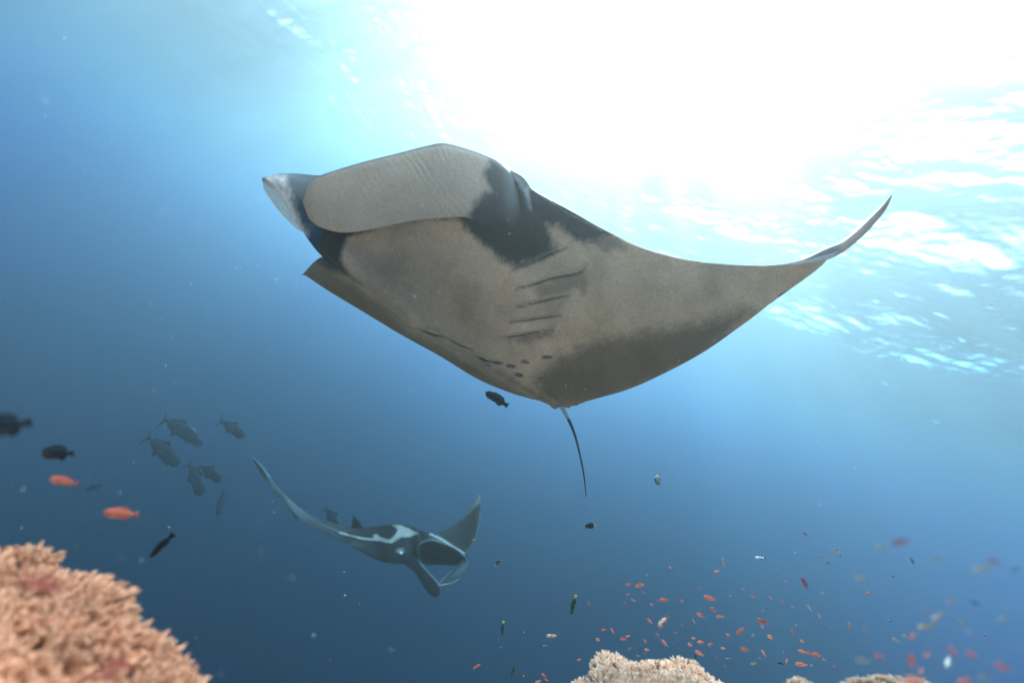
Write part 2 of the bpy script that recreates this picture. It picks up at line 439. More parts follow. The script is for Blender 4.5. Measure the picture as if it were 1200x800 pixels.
# gill slits: a dark cleft with shaded skin under its lip
GILLS = [[(598, 318), (625, 307), (648, 297), (663, 291)],
         [(604, 338), (622, 334), (645, 326), (668, 322), (680, 319), (687, 312)],
         [(606, 359), (635, 352.5), (650, 349), (667, 345.5)],
         [(598, 377), (625, 373.5), (645, 370.5), (657, 369)],
         [(580, 398), (600, 394), (622, 390), (648, 385.5)],
         [(478, 381), (490, 386), (506, 391), (524, 396)],
         [(528, 398), (540, 404), (552, 409)],
         [(560, 418), (570, 422), (582, 425)]]
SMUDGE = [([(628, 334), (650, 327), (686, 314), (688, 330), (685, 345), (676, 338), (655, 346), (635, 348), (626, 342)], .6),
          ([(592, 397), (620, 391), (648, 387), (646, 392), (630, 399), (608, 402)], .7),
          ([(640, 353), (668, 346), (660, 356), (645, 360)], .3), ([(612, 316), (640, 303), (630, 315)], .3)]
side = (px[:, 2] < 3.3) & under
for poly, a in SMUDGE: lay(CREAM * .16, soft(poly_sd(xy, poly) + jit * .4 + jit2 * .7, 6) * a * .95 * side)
for g in GILLS: lay(BLACK * 1.5, soft(line_sd(xy, g) - 1.3 * np.clip(np.minimum(xy[:, 0] - g[0][0], g[-1][0] - xy[:, 0]) / 26, .1, 1), .9) * side * .85)
fr = fbm(xy[:, 0] / 1.5 + 40, xy[:, 1] / 1.5, 3)
colr = colr * (1 - .24 * np.clip(1.5 - 3 * fbm(xy[:, 0] / 26 + 3, xy[:, 1] / 26 + 8), 0, 1)[:, None])
colr = colr + (np.clip(fr - .66, 0, 1) * .28)[:, None] * np.array([1, .75, .6]) * (colr[:, :1] < .12)
# upper side
edge = under
bk = BACK[None] * (0.8 + .5 * big[:, None])
colr = np.where(edge[:, None], colr, bk)
tipm = np.clip((xy[:, 0] - 976) / 14, 0, 1)
lay([.27, .15, .125], tipm)
rim = (((rp > 0.93) & (rp <= 0.985))) & (xy[:, 0] > 690) & (px[:, 2] < 3)
lay([.22, .17, .165], rim * 1.0 * (1 - tipm))
lead = (np.minimum(rp, 1 - rp) < .006) & (xy[:, 0] > 640) & (xy[:, 0] < 990)
lay(BLACK, lead * .9)
# real relief: clefts cut into the skin, folds on the shoulder, mild muscle ripple
N_in = vF
disp = np.zeros(len(co))
for g in GILLS:
    s = line_sd(xy, g)
    below = soft(s - 1.2, 1.2)
    disp += .012 * below * side
    # lip: skin swells above the cleft
    gy = np.interp(xy[:, 0], [q[0] for q in g], [q[1] for q in g]); up_ = gy - xy[:, 1]
    inx = (xy[:, 0] > g[0][0] - 3) & (xy[:, 0] < g[-1][0] + 3)
    disp -= .006 * np.exp(-((up_ - 5) / 4.5) ** 2) * inx * side
disp += .012 * np.exp(-((line_sd(xy, [(621, 219), (623, 232), (624, 246)])) / 2.2) ** 2) * side
disp -= .02 * np.exp(-((line_sd(xy, [(598, 203), (608, 216), (618, 235)])) / 6) ** 2) * side
disp += (fbm(xy[:, 0] / 34, xy[:, 1] / 34) - .47) * .02 * under
co2 = co + N_in[None] * disp[:, None]
me.vertices.foreach_set('co', co2.astype(np.float32).reshape(-1)); me.update()
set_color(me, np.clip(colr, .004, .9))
M_SKIN = skin_mat('manta_skin', rough=.5, bump=.0015, mottle=.22, scale=60)
M_DARKSKIN = skin_mat('manta_dark_skin', rough=.3, bump=.002, mottle=.3, scale=70, spec=.25)
M_FIN = skin_mat('manta_fin_skin', rough=.42, bump=.0015, mottle=.2, scale=65)
manta = empty('manta_ray', P(560, 330, 2.6))
tag(manta, 'huge manta ray gliding overhead with pale belly, black shoulder patch and thin tail', 'manta ray')
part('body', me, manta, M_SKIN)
UND = np.where(side)[0]; UXY = xy[UND]; UCO = co2[UND]
def on_belly(x, y, out=0.0):
    q = UND[0] * 0 + np.argmin((UXY[:, 0] - x) ** 2 + (UXY[:, 1] - y) ** 2)
    return UCO[q] - vF * out

# gill flaps: a thin lip of skin standing over each cleft
for g in GILLS:
    pts = crom(np.array(g, float), 14)
    C = np.array([on_belly(x, y - 1.6, .0) for x, y in pts]); pc = [np.polyfit(np.arange(14), C[:, q], 4) for q in range(3)]; C = np.stack([np.polyval(q, np.arange(14)) for q in pc], -1) - vF * .002; w = np.sin(np.linspace(0.05, math.pi - .05, 14)) ** .6
    prof = [(-.020, .0), (-.012, .007), (-.002, .011), (.003, .009), (.0, .003), (-.010, -.002)]
    st = [np.array([c + (-vU) * a * ww + (-vF) * b_ * ww for a, b_ in prof]) for c, ww in zip(C, w)]
    m_, G_ = slab_mesh('gill_flap', st, 40, 14)
    pg = to_px(G_.reshape(-1, 3))[:, :2]
    near_black = soft(poly_sd(pg, [(535, 256), (557, 280), (580, 300), (606, 314), (640, 301), (653, 292), (648, 280), (644, 266), (700, 240), (600, 190)]), 5)
    cc = CREAM[None] * .72 * np.ones((len(pg), 1)) * (1 - near_black[:, None]) + BLACK[None] * 2.5 * near_black[:, None]
    set_color(m_, cc)
    part('gill_flap', m_, manta, M_SKIN)

# near cephalic fin: a broad paddle unrolled beside the mouth
fin = [((357.2, 233, 2.06), (357.2, 242, 2.06)), ((360, 220, 2.05), (361.5, 254.5, 2.04)), ((366, 212.5, 2.05), (368, 261.5, 2.02)),
       ((375, 206, 2.05), (378, 267, 2.01)), ((397, 198.4, 2.07), (399, 272.2, 2.01)), ((430, 188.7, 2.10), (425, 270.6, 2.02)),
       ((465, 180, 2.13), (455, 264.5, 2.04)), ((498, 171.5, 2.16), (490, 257.8, 2.06)), ((520, 168, 2.18), (520, 255.5, 2.09)),
       ((546, 174, 2.21), (548, 255, 2.13)), ((572, 183, 2.25), (572, 266, 2.17)), ((592, 193.5, 2.28), (592, 268, 2.21)), ((606, 206, 2.36), (608, 262, 2.31)), ((612, 222, 2.42), (614, 250, 2.40))]
st = []
for q, (a, b_) in enumerate(fin):
    t = q / (len(fin) - 1); e = .6 if q < 2 else 1
    th = (.010 + .03 * t) * e; bow = .028 * e
    fr = [.03, .14, .35, .6, .85, .97]
    a, b_ = np.array(a, float), np.array(b_, float)
    at = lambda f: P3(a + (b_ - a) * f)
    v = [at(f) - vF * (bow * 4 * f * (1 - f) + th * .5 * (1 if .05 < f < .95 else .5)) for f in fr]
    d = [at(f) - vF * (bow * 4 * f * (1 - f) - th * (1 if .05 < f < .95 else .6)) for f in fr]
    st.append(np.array([P3(a)] + v + [P3(b_)] + d[::-1]))
m_, G_ = slab_mesh('cephalic_fin', st, 320, 180)
cf = G_.reshape(-1, 3); pf = to_px(cf)[:, :2]
rpf = np.tile(np.arange(180) / 180, 320); und = rpf < .5
# fan of soft fin folds
ang = np.arctan2(pf[:, 1] - 330, pf[:, 0] - 640); rad = np.hypot(pf[:, 0] - 640, pf[:, 1] - 330)
up_part = np.clip((262 - pf[:, 1]) / 60, 0, 1)
fold = np.sin((pf[:, 0] * .86 - pf[:, 1] * .5) * .85 + 15 * fbm(pf[:, 0] / 34, pf[:, 1] / 44)) * np.clip((pf[:, 0] - 400) / 90, 0, 1) * np.clip((585 - pf[:, 0]) / 40, 0, 1)
fold *= np.clip(2.6 * fbm(pf[:, 0] / 26 + 5, pf[:, 1] / 26) - .85, 0, 1)
cf = cf + vF[None] * (fold * .0012 * und)[:, None]
m_.vertices.foreach_set('co', cf.astype(np.float32).reshape(-1)); m_.update()
j1 = (fbm(pf[:, 0] / 7, pf[:, 1] / 7) - .47) * 22
base = np.array([.275, .168, .115])[None] * (.86 + .26 * fbm(pf[:, 0] / 22, pf[:, 1] / 22)[:, None]) * (1 + .09 * fold[:, None])
def lay2(c, m):
    global base
    base = base * (1 - m[:, None]) + np.asarray(c)[None] * m[:, None]
lay2(BLACK * 1.6, soft(poly_sd(pf, [(566, 200), (575, 186), (600, 190), (630, 260), (590, 290), (556, 268), (548, 258), (556, 240), (562, 230), (573, 222)]) + j1 * .6, 7))
top = np.interp(pf[:, 0], [357, 366, 375, 397, 430, 465, 498, 520, 546, 572, 592], [233, 212, 206, 198, 188.7, 180, 171.5, 168, 174, 183, 193])
lay2([.08, .07, .075], soft(pf[:, 1] - top - 2.0 + j1 * .1, 1.4) * (pf[:, 0] > 372) * .8)
lay2([.07, .06, .065], (~und) * 1.0)
set_color(m_, base)
part('cephalic_fin', m_, manta, M_FIN)

# far cephalic fin: black, its edge rolled over into a pale inner face
Aline = [(308.5, 211.5, 2.34), (313, 207.5, 2.33), (325, 204.2, 2.33), (345, 203.5, 2.34), (366, 205.2, 2.35), (388, 208, 2.36), (408, 225, 2.36), (420, 250, 2.34), (430, 275, 2.32), (432, 300, 2.3)]
Cline = [(308.8, 213, 2.33), (318, 219, 2.27), (327, 227.5, 2.24), (336, 243, 2.22), (345, 258, 2.21), (354.5, 271, 2.21), (363, 283.5, 2.21), (375, 298, 2.22), (393, 313, 2.24), (410, 322, 2.28)]
st = []
for q, (a, c_) in enumerate(zip(Aline, Cline)):
    a, c_ = np.array(a, float), np.array(c_, float)
    at = lambda f: P3(a + (c_ - a) * f)
    e = .35 if q == 0 else 1
    v = [at(f) - vF * .05 * e * 4 * f * (1 - f) for f in (.08, .3, .6, .9)]
    d = [at(f) + vF * .06 * e * (4 * f * (1 - f) + .15) for f in (.08, .3, .6, .9)]
    st.append(np.array([P3(a)] + v + [P3(c_)] + d[::-1]))
m_, G_ = slab_mesh('cephalic_fin', st, 120, 60)
pf = to_px(G_.reshape(-1, 3))[:, :2]
c0 = np.array([.014, .014, .02])[None] * np.ones((len(pf), 1))
w = soft(poly_sd(pf, [(308, 210), (318, 206), (334, 207), (338, 225), (345, 245), (352, 262), (358, 275), (345, 262), (330, 240)]) + (fbm(pf[:, 0] / 5, pf[:, 1] / 5) - .47) * 10, 7) * .75
c0 = c0 * (1 - w[:, None]) + np.array([.60, .42, .36])[None] * w[:, None]  # highlight on the fin's crest and tip, painted in pale
w = soft(poly_sd(pf, [(318, 210), (326, 209), (334, 220), (331, 224), (325, 218)]), 3) * .7
c0 = c0 * (1 - w[:, None]) + np.array([.10, .06, .055])[None] * w[:, None]
set_color(m_, c0)
farfin = part('cephalic_fin', m_, manta, M_DARKSKIN, 'black far cephalic fin with its tip rolled over')
Eline = [(308.6, 213.5, 2.35), (309.2, 221, 2.33), (316, 232, 2.31), (325, 245, 2.30), (336, 257, 2.28), (347, 267.5, 2.25), (356, 272.5, 2.23)]
C2 = [(309, 212.5, 2.32), (318, 219, 2.265), (326, 227, 2.235), (335, 242.5, 2.215), (343.5, 257, 2.205), (351, 267, 2.203), (357, 273, 2.20)]
st = []
for q, (a, c_) in enumerate(zip(Eline, C2)):
    a, c_ = np.array(a, float), np.array(c_, float); at = lambda f: P3(a + (c_ - a) * f)
    v = [at(f) - vF * .012 * 4 * f * (1 - f) for f in (.15, .5, .85)]
    d = [at(f) + vF * (.012 + .02 * 4 * f * (1 - f)) for f in (.15, .5, .85)]
    st.append(np.array([P3(a)] + v + [P3(c_)] + d[::-1]))
m_, G_ = slab_mesh('rolled_edge', st, 60, 36)
set_color(m_, np.array([.38, .37, .36])[None] * np.ones((60 * 36, 1)))
part('rolled_edge', m_, farfin, M_FIN)

# eye on the side of the head, tail, pelvic fins, small dorsal fin
def ball(name, c, r, n=12, sq=(1, 1, 1)):
    th = np.linspace(0, math.pi, n); pts = np.array([[0, 0, math.cos(t)] for t in th]); rr = np.sin(th) + 1e-3
    a = np.arange(2 * n) / (2 * n) * 2 * math.pi
    Gm = np.stack([np.stack([rr[i] * np.cos(a), rr[i] * np.sin(a), np.full(2 * n, pts[i, 2])], -1) for i in range(n)])
    return mesh_np(name, Gm.reshape(-1, 3) * np.array(sq) * r + np.array(c), tube_faces(n, 2 * n))
k = NT('glossy_eye'); k.b.inputs['Base Color'].default_value = (.01, .01, .012, 1); k.b.inputs['Roughness'].default_value = .08; M_EYE = k.m
part('eye', ball('eye', P(603, 206, 2.33), .014), manta, M_EYE)
tail = [(652, 466, 2.90), (656, 473, 2.925), (664, 487, 2.93), (672.5, 506, 2.93), (679, 530, 2.92), (684, 555, 2.90), (687, 582, 2.88)]
m_ = tube('tail', [P3(q) for q in tail], [.022, .017, .012, .0085, .0065, .005, .0025], 60, 12)
set_color(m_, np.where(np.arange(len(m_.vertices))[:, None] < 12 * 22, np.array([[.2, .2, .2]]), np.array([[.03, .03, .04]])))
part('tail', m_, manta, M_SKIN)
for pts, rad, c_ in (([(638, 462, 2.92), (645, 469, 2.91), (650, 475, 2.91), (652.5, 478.5, 2.91)], [.03, .026, .022, .010], .8),
                     ([(661, 462, 2.92), (664, 470, 2.91), (666, 475.5, 2.91), (667, 478, 2.91)], [.026, .022, .016, .006], .7),
                     ([(670, 460, 2.91), (673, 468, 2.905), (675, 472, 2.90), (676, 475, 2.90)], [.034, .026, .016, .004], .6)):
    m_ = tube('pelvic_fin', [P3(q) for q in pts], rad, 24, 14, (vF, .35)); set_color(m_, (CREAM * .55 * c_)[None] * np.ones((len(m_.vertices), 1)))
    part('pelvic_fin', m_, manta, M_SKIN)
st = []
for f, h in ((0, .0), (.3, .045), (.6, .075), (.85, .08), (1, .05)):
    b0 = P3((640, 455, 3.08)) + (P3((654, 470, 3.02)) - P3((640, 455, 3.08))) * f
    st.append(np.array([b0 - vR * .006, b0 - vR * .004 + vF * h * .5, b0 + vF * h, b0 + vR * .004 + vF * h * .5, b0 + vR * .006]))
m_, G_ = slab_mesh('dorsal_fin', st, 16, 12); set_color(m_, np.array([.04, .04, .045])[None] * np.ones((16 * 12, 1)))
part('dorsal_fin', m_, manta, M_DARKSKIN)
# ---------------------------------------------------------------- the distant manta ray, head on, mouth open
P3near = P3
FARK = 2.1                                          # its distance, times the depths written below
def P3(a): return P3near(np.asarray(a, float) * np.array([1, 1, FARK]))
DARK = np.array([.006, .006, .006])
far = []
A = far.append
def fs(top, bot, dT, dL, b, th, mid=(0, 0)): A(((bot[0], bot[1], dL), (top[0], top[1], dT), b * FARK, th * FARK, (0, .25, 1), mid))
fs((294.8, 535.2), (295.2, 536), 8.95, 8.92, .002, .004)
fs((298, 535.8), (297.3, 540.5), 8.95, 8.90, .006, .015)
fs((301.5, 538), (300.5, 545.5), 8.93, 8.87, .010, .022)
fs((309.5, 548), (307.5, 557), 8.9, 8.80, .014, .03)
fs((317, 559.5), (316, 568), 8.85, 8.72, .018, .04)
fs((326.5, 570.5), (326, 580), 8.8, 8.65, .022, .05)
fs((339, 583.5), (338.5, 594), 8.7, 8.5, .028, .06)
fs((357, 598.5), (352, 608), 8.6, 8.35, .036, .08)
fs((374, 606.5), (368, 618.5), 8.55, 8.25, .05, .10)
fs((393, 613), (386, 627), 8.5, 8.15, .06, .12)
fs((412, 617), (405, 635.5), 8.5, 8.05, .08, .15)
fs((428, 617.5), (424, 646), 8.5, 7.98, .10, .18)
fs((443, 615.8), (445, 656), 8.5, 7.9, .14, .2)
fs((461, 613.5), (462, 659), 8.45, 7.8, .18, .22)
fs((475, 614.5), (474, 660), 8.4, 7.75, .18, .22)
fs((484, 617), (489, 660), 8.35, 7.7, .16, .2)
fs((489, 619), (491, 643), 8.3, 7.68, .14, .18)
fs((496, 621.2), (495, 635.5), 8.25, 7.68, .12, .15)
fs((504, 624.5), (506, 633), 8.2, 7.68, .10, .12)
fs((519, 631), (522, 637.2), 8.15, 7.68, .08, .10)
fs((533, 639), (537, 645), 8.0, 7.68, .06, .09)
fs((543.5, 647), (545.5, 652.5), 7.9, 7.68, .05, .07)
fs((549, 656.5), (548.5, 658.5), 7.75, 7.68, .02, .03)
rings2 = [chord_ring(*s) for s in far]
m_, G_ = slab_mesh('body', rings2, 330, 120)
pg = to_px(G_.reshape(-1, 3))[:, :2]
jj = (fbm(pg[:, 0] / 2.5, pg[:, 1] / 2.5) - .47) * 6
c0 = DARK[None] * np.ones((len(pg), 1)) * (.8 + .5 * fbm(pg[:, 0] / 8, pg[:, 1] / 8)[:, None])
def lay3(c, m):
    global c0
    c0 = c0 * (1 - m[:, None]) + np.asarray(c)[None] * m[:, None]
WHT = [.36, .30, .24]
front = np.tile(np.arange(120) / 120, 330); front = (front < .53) | (front > .97)
lay3(WHT, soft(poly_sd(pg, [(460, 615), (470, 615.5), (480, 619), (490, 624.5), (480, 628.5), (470, 629), (463, 633.5), (459, 636), (450, 634.5), (440, 632), (437, 627), (441, 626), (448, 630), (456, 632), (463, 627), (466, 620)]) + jj * .45, 1.2) * .85)
lay3(WHT, soft(line_sd(pg, [(398, 623.5), (410, 627), (425, 630.5), (440, 632)]) - .9 + jj * .1, .8) * .9)
lay3([.2, .2, .2], soft(line_sd(pg, [(297, 536), (306, 545), (316, 558)]) - .8, .9) * .8)
lay3([.12, .13, .13], soft(line_sd(pg, [(338, 586), (355, 603), (375, 613), (398, 623)]) - .5 + jj * .1, .8) * .6)
lay3(WHT, soft(line_sd(pg, [(504, 625.3), (516, 630.5), (530, 639.5), (544, 648)]) - .9 + jj * .06, .7) * .8)
lay3([.3, .3, .3], soft(np.hypot((pg[:, 0] - 469) / 1.6, pg[:, 1] - 645) - 3.2 + jj * .2, 1.2) * .45)  # glare about the eye, painted as a pale spot
lay3([.010, .010, .010], soft(poly_sd(pg, [(296, 545), (330, 590), (380, 626), (440, 662), (490, 664), (490, 652), (440, 644), (390, 622), (330, 578)]) + jj * .3, 3) * .5)
lay3([.12, .12, .12], soft(line_sd(pg, [(490, 645), (490.5, 640), (495, 636), (506, 634), (522, 638), (537, 646), (547, 656)]) - 1.0, .8) * .9)
set_color(m_, c0)
M_FAR = skin_mat('far_manta_skin', rough=.5, bump=.003, mottle=.25, scale=10, spec=.08)
manta2 = empty('manta_ray', P(470, 640, 8.1 * FARK))
tag(manta2, 'smaller distant manta ray feeding head-on with mouth open, dark back and white shoulder marks', 'manta ray')
part('body', m_, manta2, M_FAR)

def slab_pairs(name, prs, th, nt=60, nr=40, bow=0.0):
    th, bow = th * FARK, bow * FARK
    st = []
    for q, (a, b_) in enumerate(prs):
        a, b_ = np.array(a, float), np.array(b_, float); at = lambda f: P3(a + (b_ - a) * f)
        t_ = th * (.4 if q in (0, len(prs) - 1) else 1)
        v = [at(f) - vF * (t_ * .5 + bow * 4 * f * (1 - f)) for f in (.06, .3, .65, .94)]
        d = [at(f) + vF * (t_ * .5 - bow * 4 * f * (1 - f)) for f in (.06, .3, .65, .94)]
        st.append(np.array([P3(a)] + v + [P3(b_)] + d[::-1]))
    return slab_mesh(name, st, nt, nr)

# mouth cavity and its pale rim
rimp = [(490, 645), (490.5, 639.5), (495, 635.5), (506, 633.4), (522, 637.6), (537, 645.4), (546, 655), (541, 660), (531, 662.2), (513, 661.6), (497, 661.2), (492, 653)]
R0_ = crom(np.array(rimp, float), 48, True)
rows = []
for t, dd in ((0, 7.62), (.12, 7.85), (.3, 8.05), (.55, 8.2), (.8, 8.3), (.98, 8.35)):
    c = np.array([514, 648.])
    rows.append(P3(np.concatenate([c + (R0_ - c) * (1 - t), np.full((48, 1), dd)], 1)))
m_ = mesh_np('mouth', np.array(rows).reshape(-1, 3), tube_faces(6, 48))
pm = to_px(np.array(rows).reshape(-1, 3))[:, :2]
set_color(m_, np.array([.018, .024, .034])[None] + soft(np.hypot((pm[:, 0] - 504) / 1.5, pm[:, 1] - 658) - 5, 6)[:, None] * np.array([[.05, .06, .07]]))
part('mouth', m_, manta2, M_FAR)
rl = [(492.5, 655), (490, 645), (490.5, 639.5), (495, 635.2), (506, 632.9), (522, 637.2), (537, 645.1), (546.5, 655)]
m_ = tube('mouth_rim', [P3((x, y, 7.62)) for x, y in rl], [.012, .022, .03, .034, .034, .03, .026, .02], 60, 8)
set_color(m_, np.array([.12, .12, .12])[None] * np.ones((len(m_.vertices), 1))); part('mouth_rim', m_, manta2, M_FAR)
# cephalic fins curling forward
m_, G_ = slab_pairs('cephalic_fin', [((470.5, 657.5, 7.75), (483, 650.5, 7.7)), ((477, 662.5, 7.7), (488, 655, 7.62)), ((484.5, 668.5, 7.6), (493.5, 660.5, 7.5)), ((492.5, 680, 7.45), (504, 672, 7.38)), ((499.5, 691, 7.35), (513.6, 682.5, 7.3)), ((505.5, 696.8, 7.32), (516, 690.5, 7.28)), ((510.5, 698.8, 7.3), (515, 696, 7.28))], .05, bow=.03)
pq = to_px(G_.reshape(-1, 3))[:, :2]
c1 = np.array([.02, .022, .024])[None] * np.ones((len(pq), 1)); w = soft(line_sd(pq, [(493, 660), (504, 671.6), (513.6, 682.4), (516, 690.5)]) - .5, .7)
set_color(m_, c1 * (1 - w[:, None]) + np.array([[.3, .28, .25]]) * w[:, None]); part('cephalic_fin', m_, manta2, M_FAR)
m_, G_ = slab_pairs('cephalic_fin', [((541, 653, 7.68), (549.3, 655.5, 7.7)), ((536, 660, 7.62), (549, 660.5, 7.62)), ((531.3, 665, 7.52), (546, 669, 7.5)), ((526, 671.3, 7.42), (538.5, 677.5, 7.38)), ((519.5, 677.3, 7.35), (529, 682.8, 7.3)), ((515, 682.3, 7.3), (519, 685.3, 7.27)), ((513.4, 684, 7.28), (513.8, 685.3, 7.27))], .045, bow=.03)
pq = to_px(G_.reshape(-1, 3))[:, :2]
c1 = np.array([.03, .036, .045])[None] * np.ones((len(pq), 1))
w = soft(np.minimum(line_sd(pq, [(531, 664), (526, 671.3), (519.5, 677.3), (513.4, 684)]), line_sd(pq, [(538, 678.2), (529, 683.2), (514, 685.5)])) - .55, .6)
c1 = c1 * (1 - w[:, None]) + np.array([[.4, .37, .33]]) * w[:, None]
w = soft(line_sd(pq, [(543, 658), (542, 665), (534, 673)]) - 1.6, 2) * .6
set_color(m_, c1 * (1 - w[:, None]) + np.array([[.10, .11, .12]]) * w[:, None]); part('cephalic_fin', m_, manta2, M_FAR)
# the wing on the far side of the body
m_, G_ = slab_pairs('wing', [((498, 630, 8.25), (538, 650, 7.95)), ((505, 627, 8.3), (545.5, 648.5, 7.98)), ((513.5, 623.6, 8.35), (550.5, 642.5, 8.05)), ((527.5, 617, 8.42), (557, 631.5, 8.12)), ((538, 610, 8.48), (560.3, 620, 8.2)), ((545.5, 601.5, 8.53), (562, 609, 8.3)), ((554, 588, 8.6), (563, 595, 8.45)), ((560, 580.5, 8.65), (563, 584, 8.6)), ((562.4, 577.8, 8.68), (562.8, 578.2, 8.68))], .05, 80, 40, .04)
pq = to_px(G_.reshape(-1, 3))[:, :2]
c1 = np.array([.03, .028, .027])[None] * np.ones((len(pq), 1)) * (.8 + .4 * fbm(pq[:, 0] / 6, pq[:, 1] / 6)[:, None])
w = soft(poly_sd(pq, [(541, 608), (546, 602), (554, 588), (563, 576), (564, 588), (556, 594), (549, 602)]) + (fbm(pq[:, 0] / 3, pq[:, 1] / 3) - .47) * 4, 2.5) * .7
c1 = c1 * (1 - w[:, None]) + np.array([[.22, .21, .19]]) * w[:, None]
w = soft(line_sd(pq, [(562.6, 600), (562, 609), (560.3, 620), (557, 631.5), (550.5, 642.5), (545.5, 648)]) - .3, .7) * .7
set_color(m_, c1 * (1 - w[:, None]) + np.array([[.4, .42, .4]]) * w[:, None]); part('wing', m_, manta2, M_FAR)
m_, G_ = slab_pairs('dorsal_fin', [((411.5, 618.5, 8.4), (425.5, 619, 8.35)), ((412.5, 612, 8.4), (422.5, 613, 8.35)), ((413.5, 607, 8.4), (419.5, 608.3, 8.37)), ((414.3, 604, 8.4), (415.4, 604.3, 8.4))], .03, 24, 20)
set_color(m_, DARK[None] * np.ones((24 * 20, 1))); part('dorsal_fin', m_, manta2, M_FAR)
k = NT('eye_glare'); k.b.inputs['Base Color'].default_value = (.6, .5, .36, 1); k.b.inputs['Roughness'].default_value = .1  # pale base colour stands for glare on the eye
part('eye', ball('eye', P3((470, 647.8, 7.56)), .055, 10, (1.3, 1, .8)), manta2, k.m)
P3 = P3near

# ---------------------------------------------------------------- fish
def fish_meshes(kind):
    """unit fish, nose at +x, tail at -x, back up +z, total length 1; list of (part name, mesh, colour key)"""
    S = {'anthias': dict(h=.155, w=.07, prof=[.10, .62, .92, 1, .9, .68, .42, .26], tail='fork', th=.16),
         'round':   dict(h=.225, w=.08, prof=[.12, .66, .95, 1, .95, .78, .48, .22], tail='fan', th=.14),
         'slim':    dict(h=.095, w=.07, prof=[.12, .6, .9, 1, .92, .75, .52, .34], tail='fan', th=.10),
         'jack':    dict(h=.155, w=.075, prof=[.16, .70, .98, 1, .86, .60, .30, .10], tail='deep', th=.26),
         'black':   dict(h=.16, w=.08, prof=[.14, .62, .92, 1, .96, .82, .62, .34], tail='fan', th=.10)}[kind]
    out = []
    xs_ = [.5, .44, .34, .18, 0.0, -.15, -.27, -.34]
    st = []
    for x, p in zip(xs_, S['prof']):
        ang = np.arange(10) / 10 * 2 * math.pi
        st.append(np.stack([np.full(10, x), np.cos(ang) * S['w'] * p ** .8, np.sin(ang) * S['h'] * p - (.01 if x > .3 else 0)], -1))
    st = crom(np.array(st), 18)
    nose = np.array([[[.515, 0, -.01]] * 10])
    st = np.concatenate([nose, st, np.array([[[-.345, 0, 0]] * 10])])
    out.append(('body', st.reshape(-1, 3), tube_faces(20, 10), 'body'))
    def fin(name, outline, key, t=.006, off=(0, 0, 0), tilt=0):
        o = np.array(outline, float); n = len(o)
        A3 = np.stack([o[:, 0], np.full(n, -t), o[:, 1]], -1); B3 = A3 + np.array([0, 2 * t, 0])
        c = o.mean(0)
        v = np.concatenate([A3, B3, [[c[0], -t * 1.6, c[1]], [c[0], t * 1.6, c[1]]]])
        if tilt:
            ca, sa = math.cos(tilt), math.sin(tilt); v = v.copy(); piv = v[0].copy(); w = v - piv
            v = piv + np.stack([w[:, 0] * ca, w[:, 1] - w[:, 0] * sa, w[:, 2]], -1)
        v = v + np.array(off)
        f = []
        for q in range(n):
            r = (q + 1) % n
            f += [(q, r, n + r, n + q), (q, 2 * n, r, r), (n + q, n + r, 2 * n + 1, 2 * n + 1)]
        out.append((name, v, f, key))
    T = S['th']
    if S['tail'] == 'fork':
        fin('tail_fin', [(-.32, .045), (-.40, .07), (-.52, T), (-.44, .0), (-.52, -T), (-.40, -.07), (-.32, -.045)], 'tail')
    elif S['tail'] == 'deep':
        fin('tail_fin', [(-.31, .025), (-.38, .04), (-.50, T), (-.41, .0), (-.50, -T), (-.38, -.04), (-.31, -.025)], 'tail')
    else:
        fin('tail_fin', [(-.31, .06), (-.42, .085), (-.50, T), (-.48, .0), (-.50, -T), (-.42, -.085), (-.31, -.06)], 'tail')
    h = S['h']
    if kind == 'jack':
        fin('dorsal_fin', [(.12, h * .95), (.05, h * 1.45), (-.03, h * 1.08), (-.30, h * .42), (-.28, h * .28), (0, h * .8)], 'fin')
        fin('anal_fin', [(.0, -h * .95), (-.07, -h * 1.4), (-.12, -h * .95), (-.30, -h * .4), (-.28, -h * .26), (0, -h * .8)], 'fin')
    else:
        fin('dorsal_fin', [(.26, h * .86), (.20, h * 1.18), (.0, h * 1.28), (-.18, h * 1.12), (-.27, h * .78), (-.25, h * .50), (0, h * .8)], 'fin')
        fin('anal_fin', [(-.02, -h * .90), (-.12, -h * 1.2), (-.22, -h * 1.0), (-.27, -h * .66), (-.24, -h * .5), (-.1, -h * .75)], 'fin')
    for s in (1, -1):
        fin('pectoral_fin', [(.20, -.01), (.12, .035), (.02, .02), (.0, -.03), (.07, -.06), (.17, -.045)], 'fin', .004, (0, s * S['w'] * .98, 0), s * .5)
        b = ball('e', (0, 0, 0), .022 if kind != 'anthias' else .028, 5)
        n_ = len(b.vertices); v = np.zeros(n_ * 3); b.vertices.foreach_get('co', v)
        out.append(('eye', v.reshape(-1, 3) + np.array([.385, s * S['w'] * .62, h * .22]), tube_faces(5, 10), 'eye'))
    return out

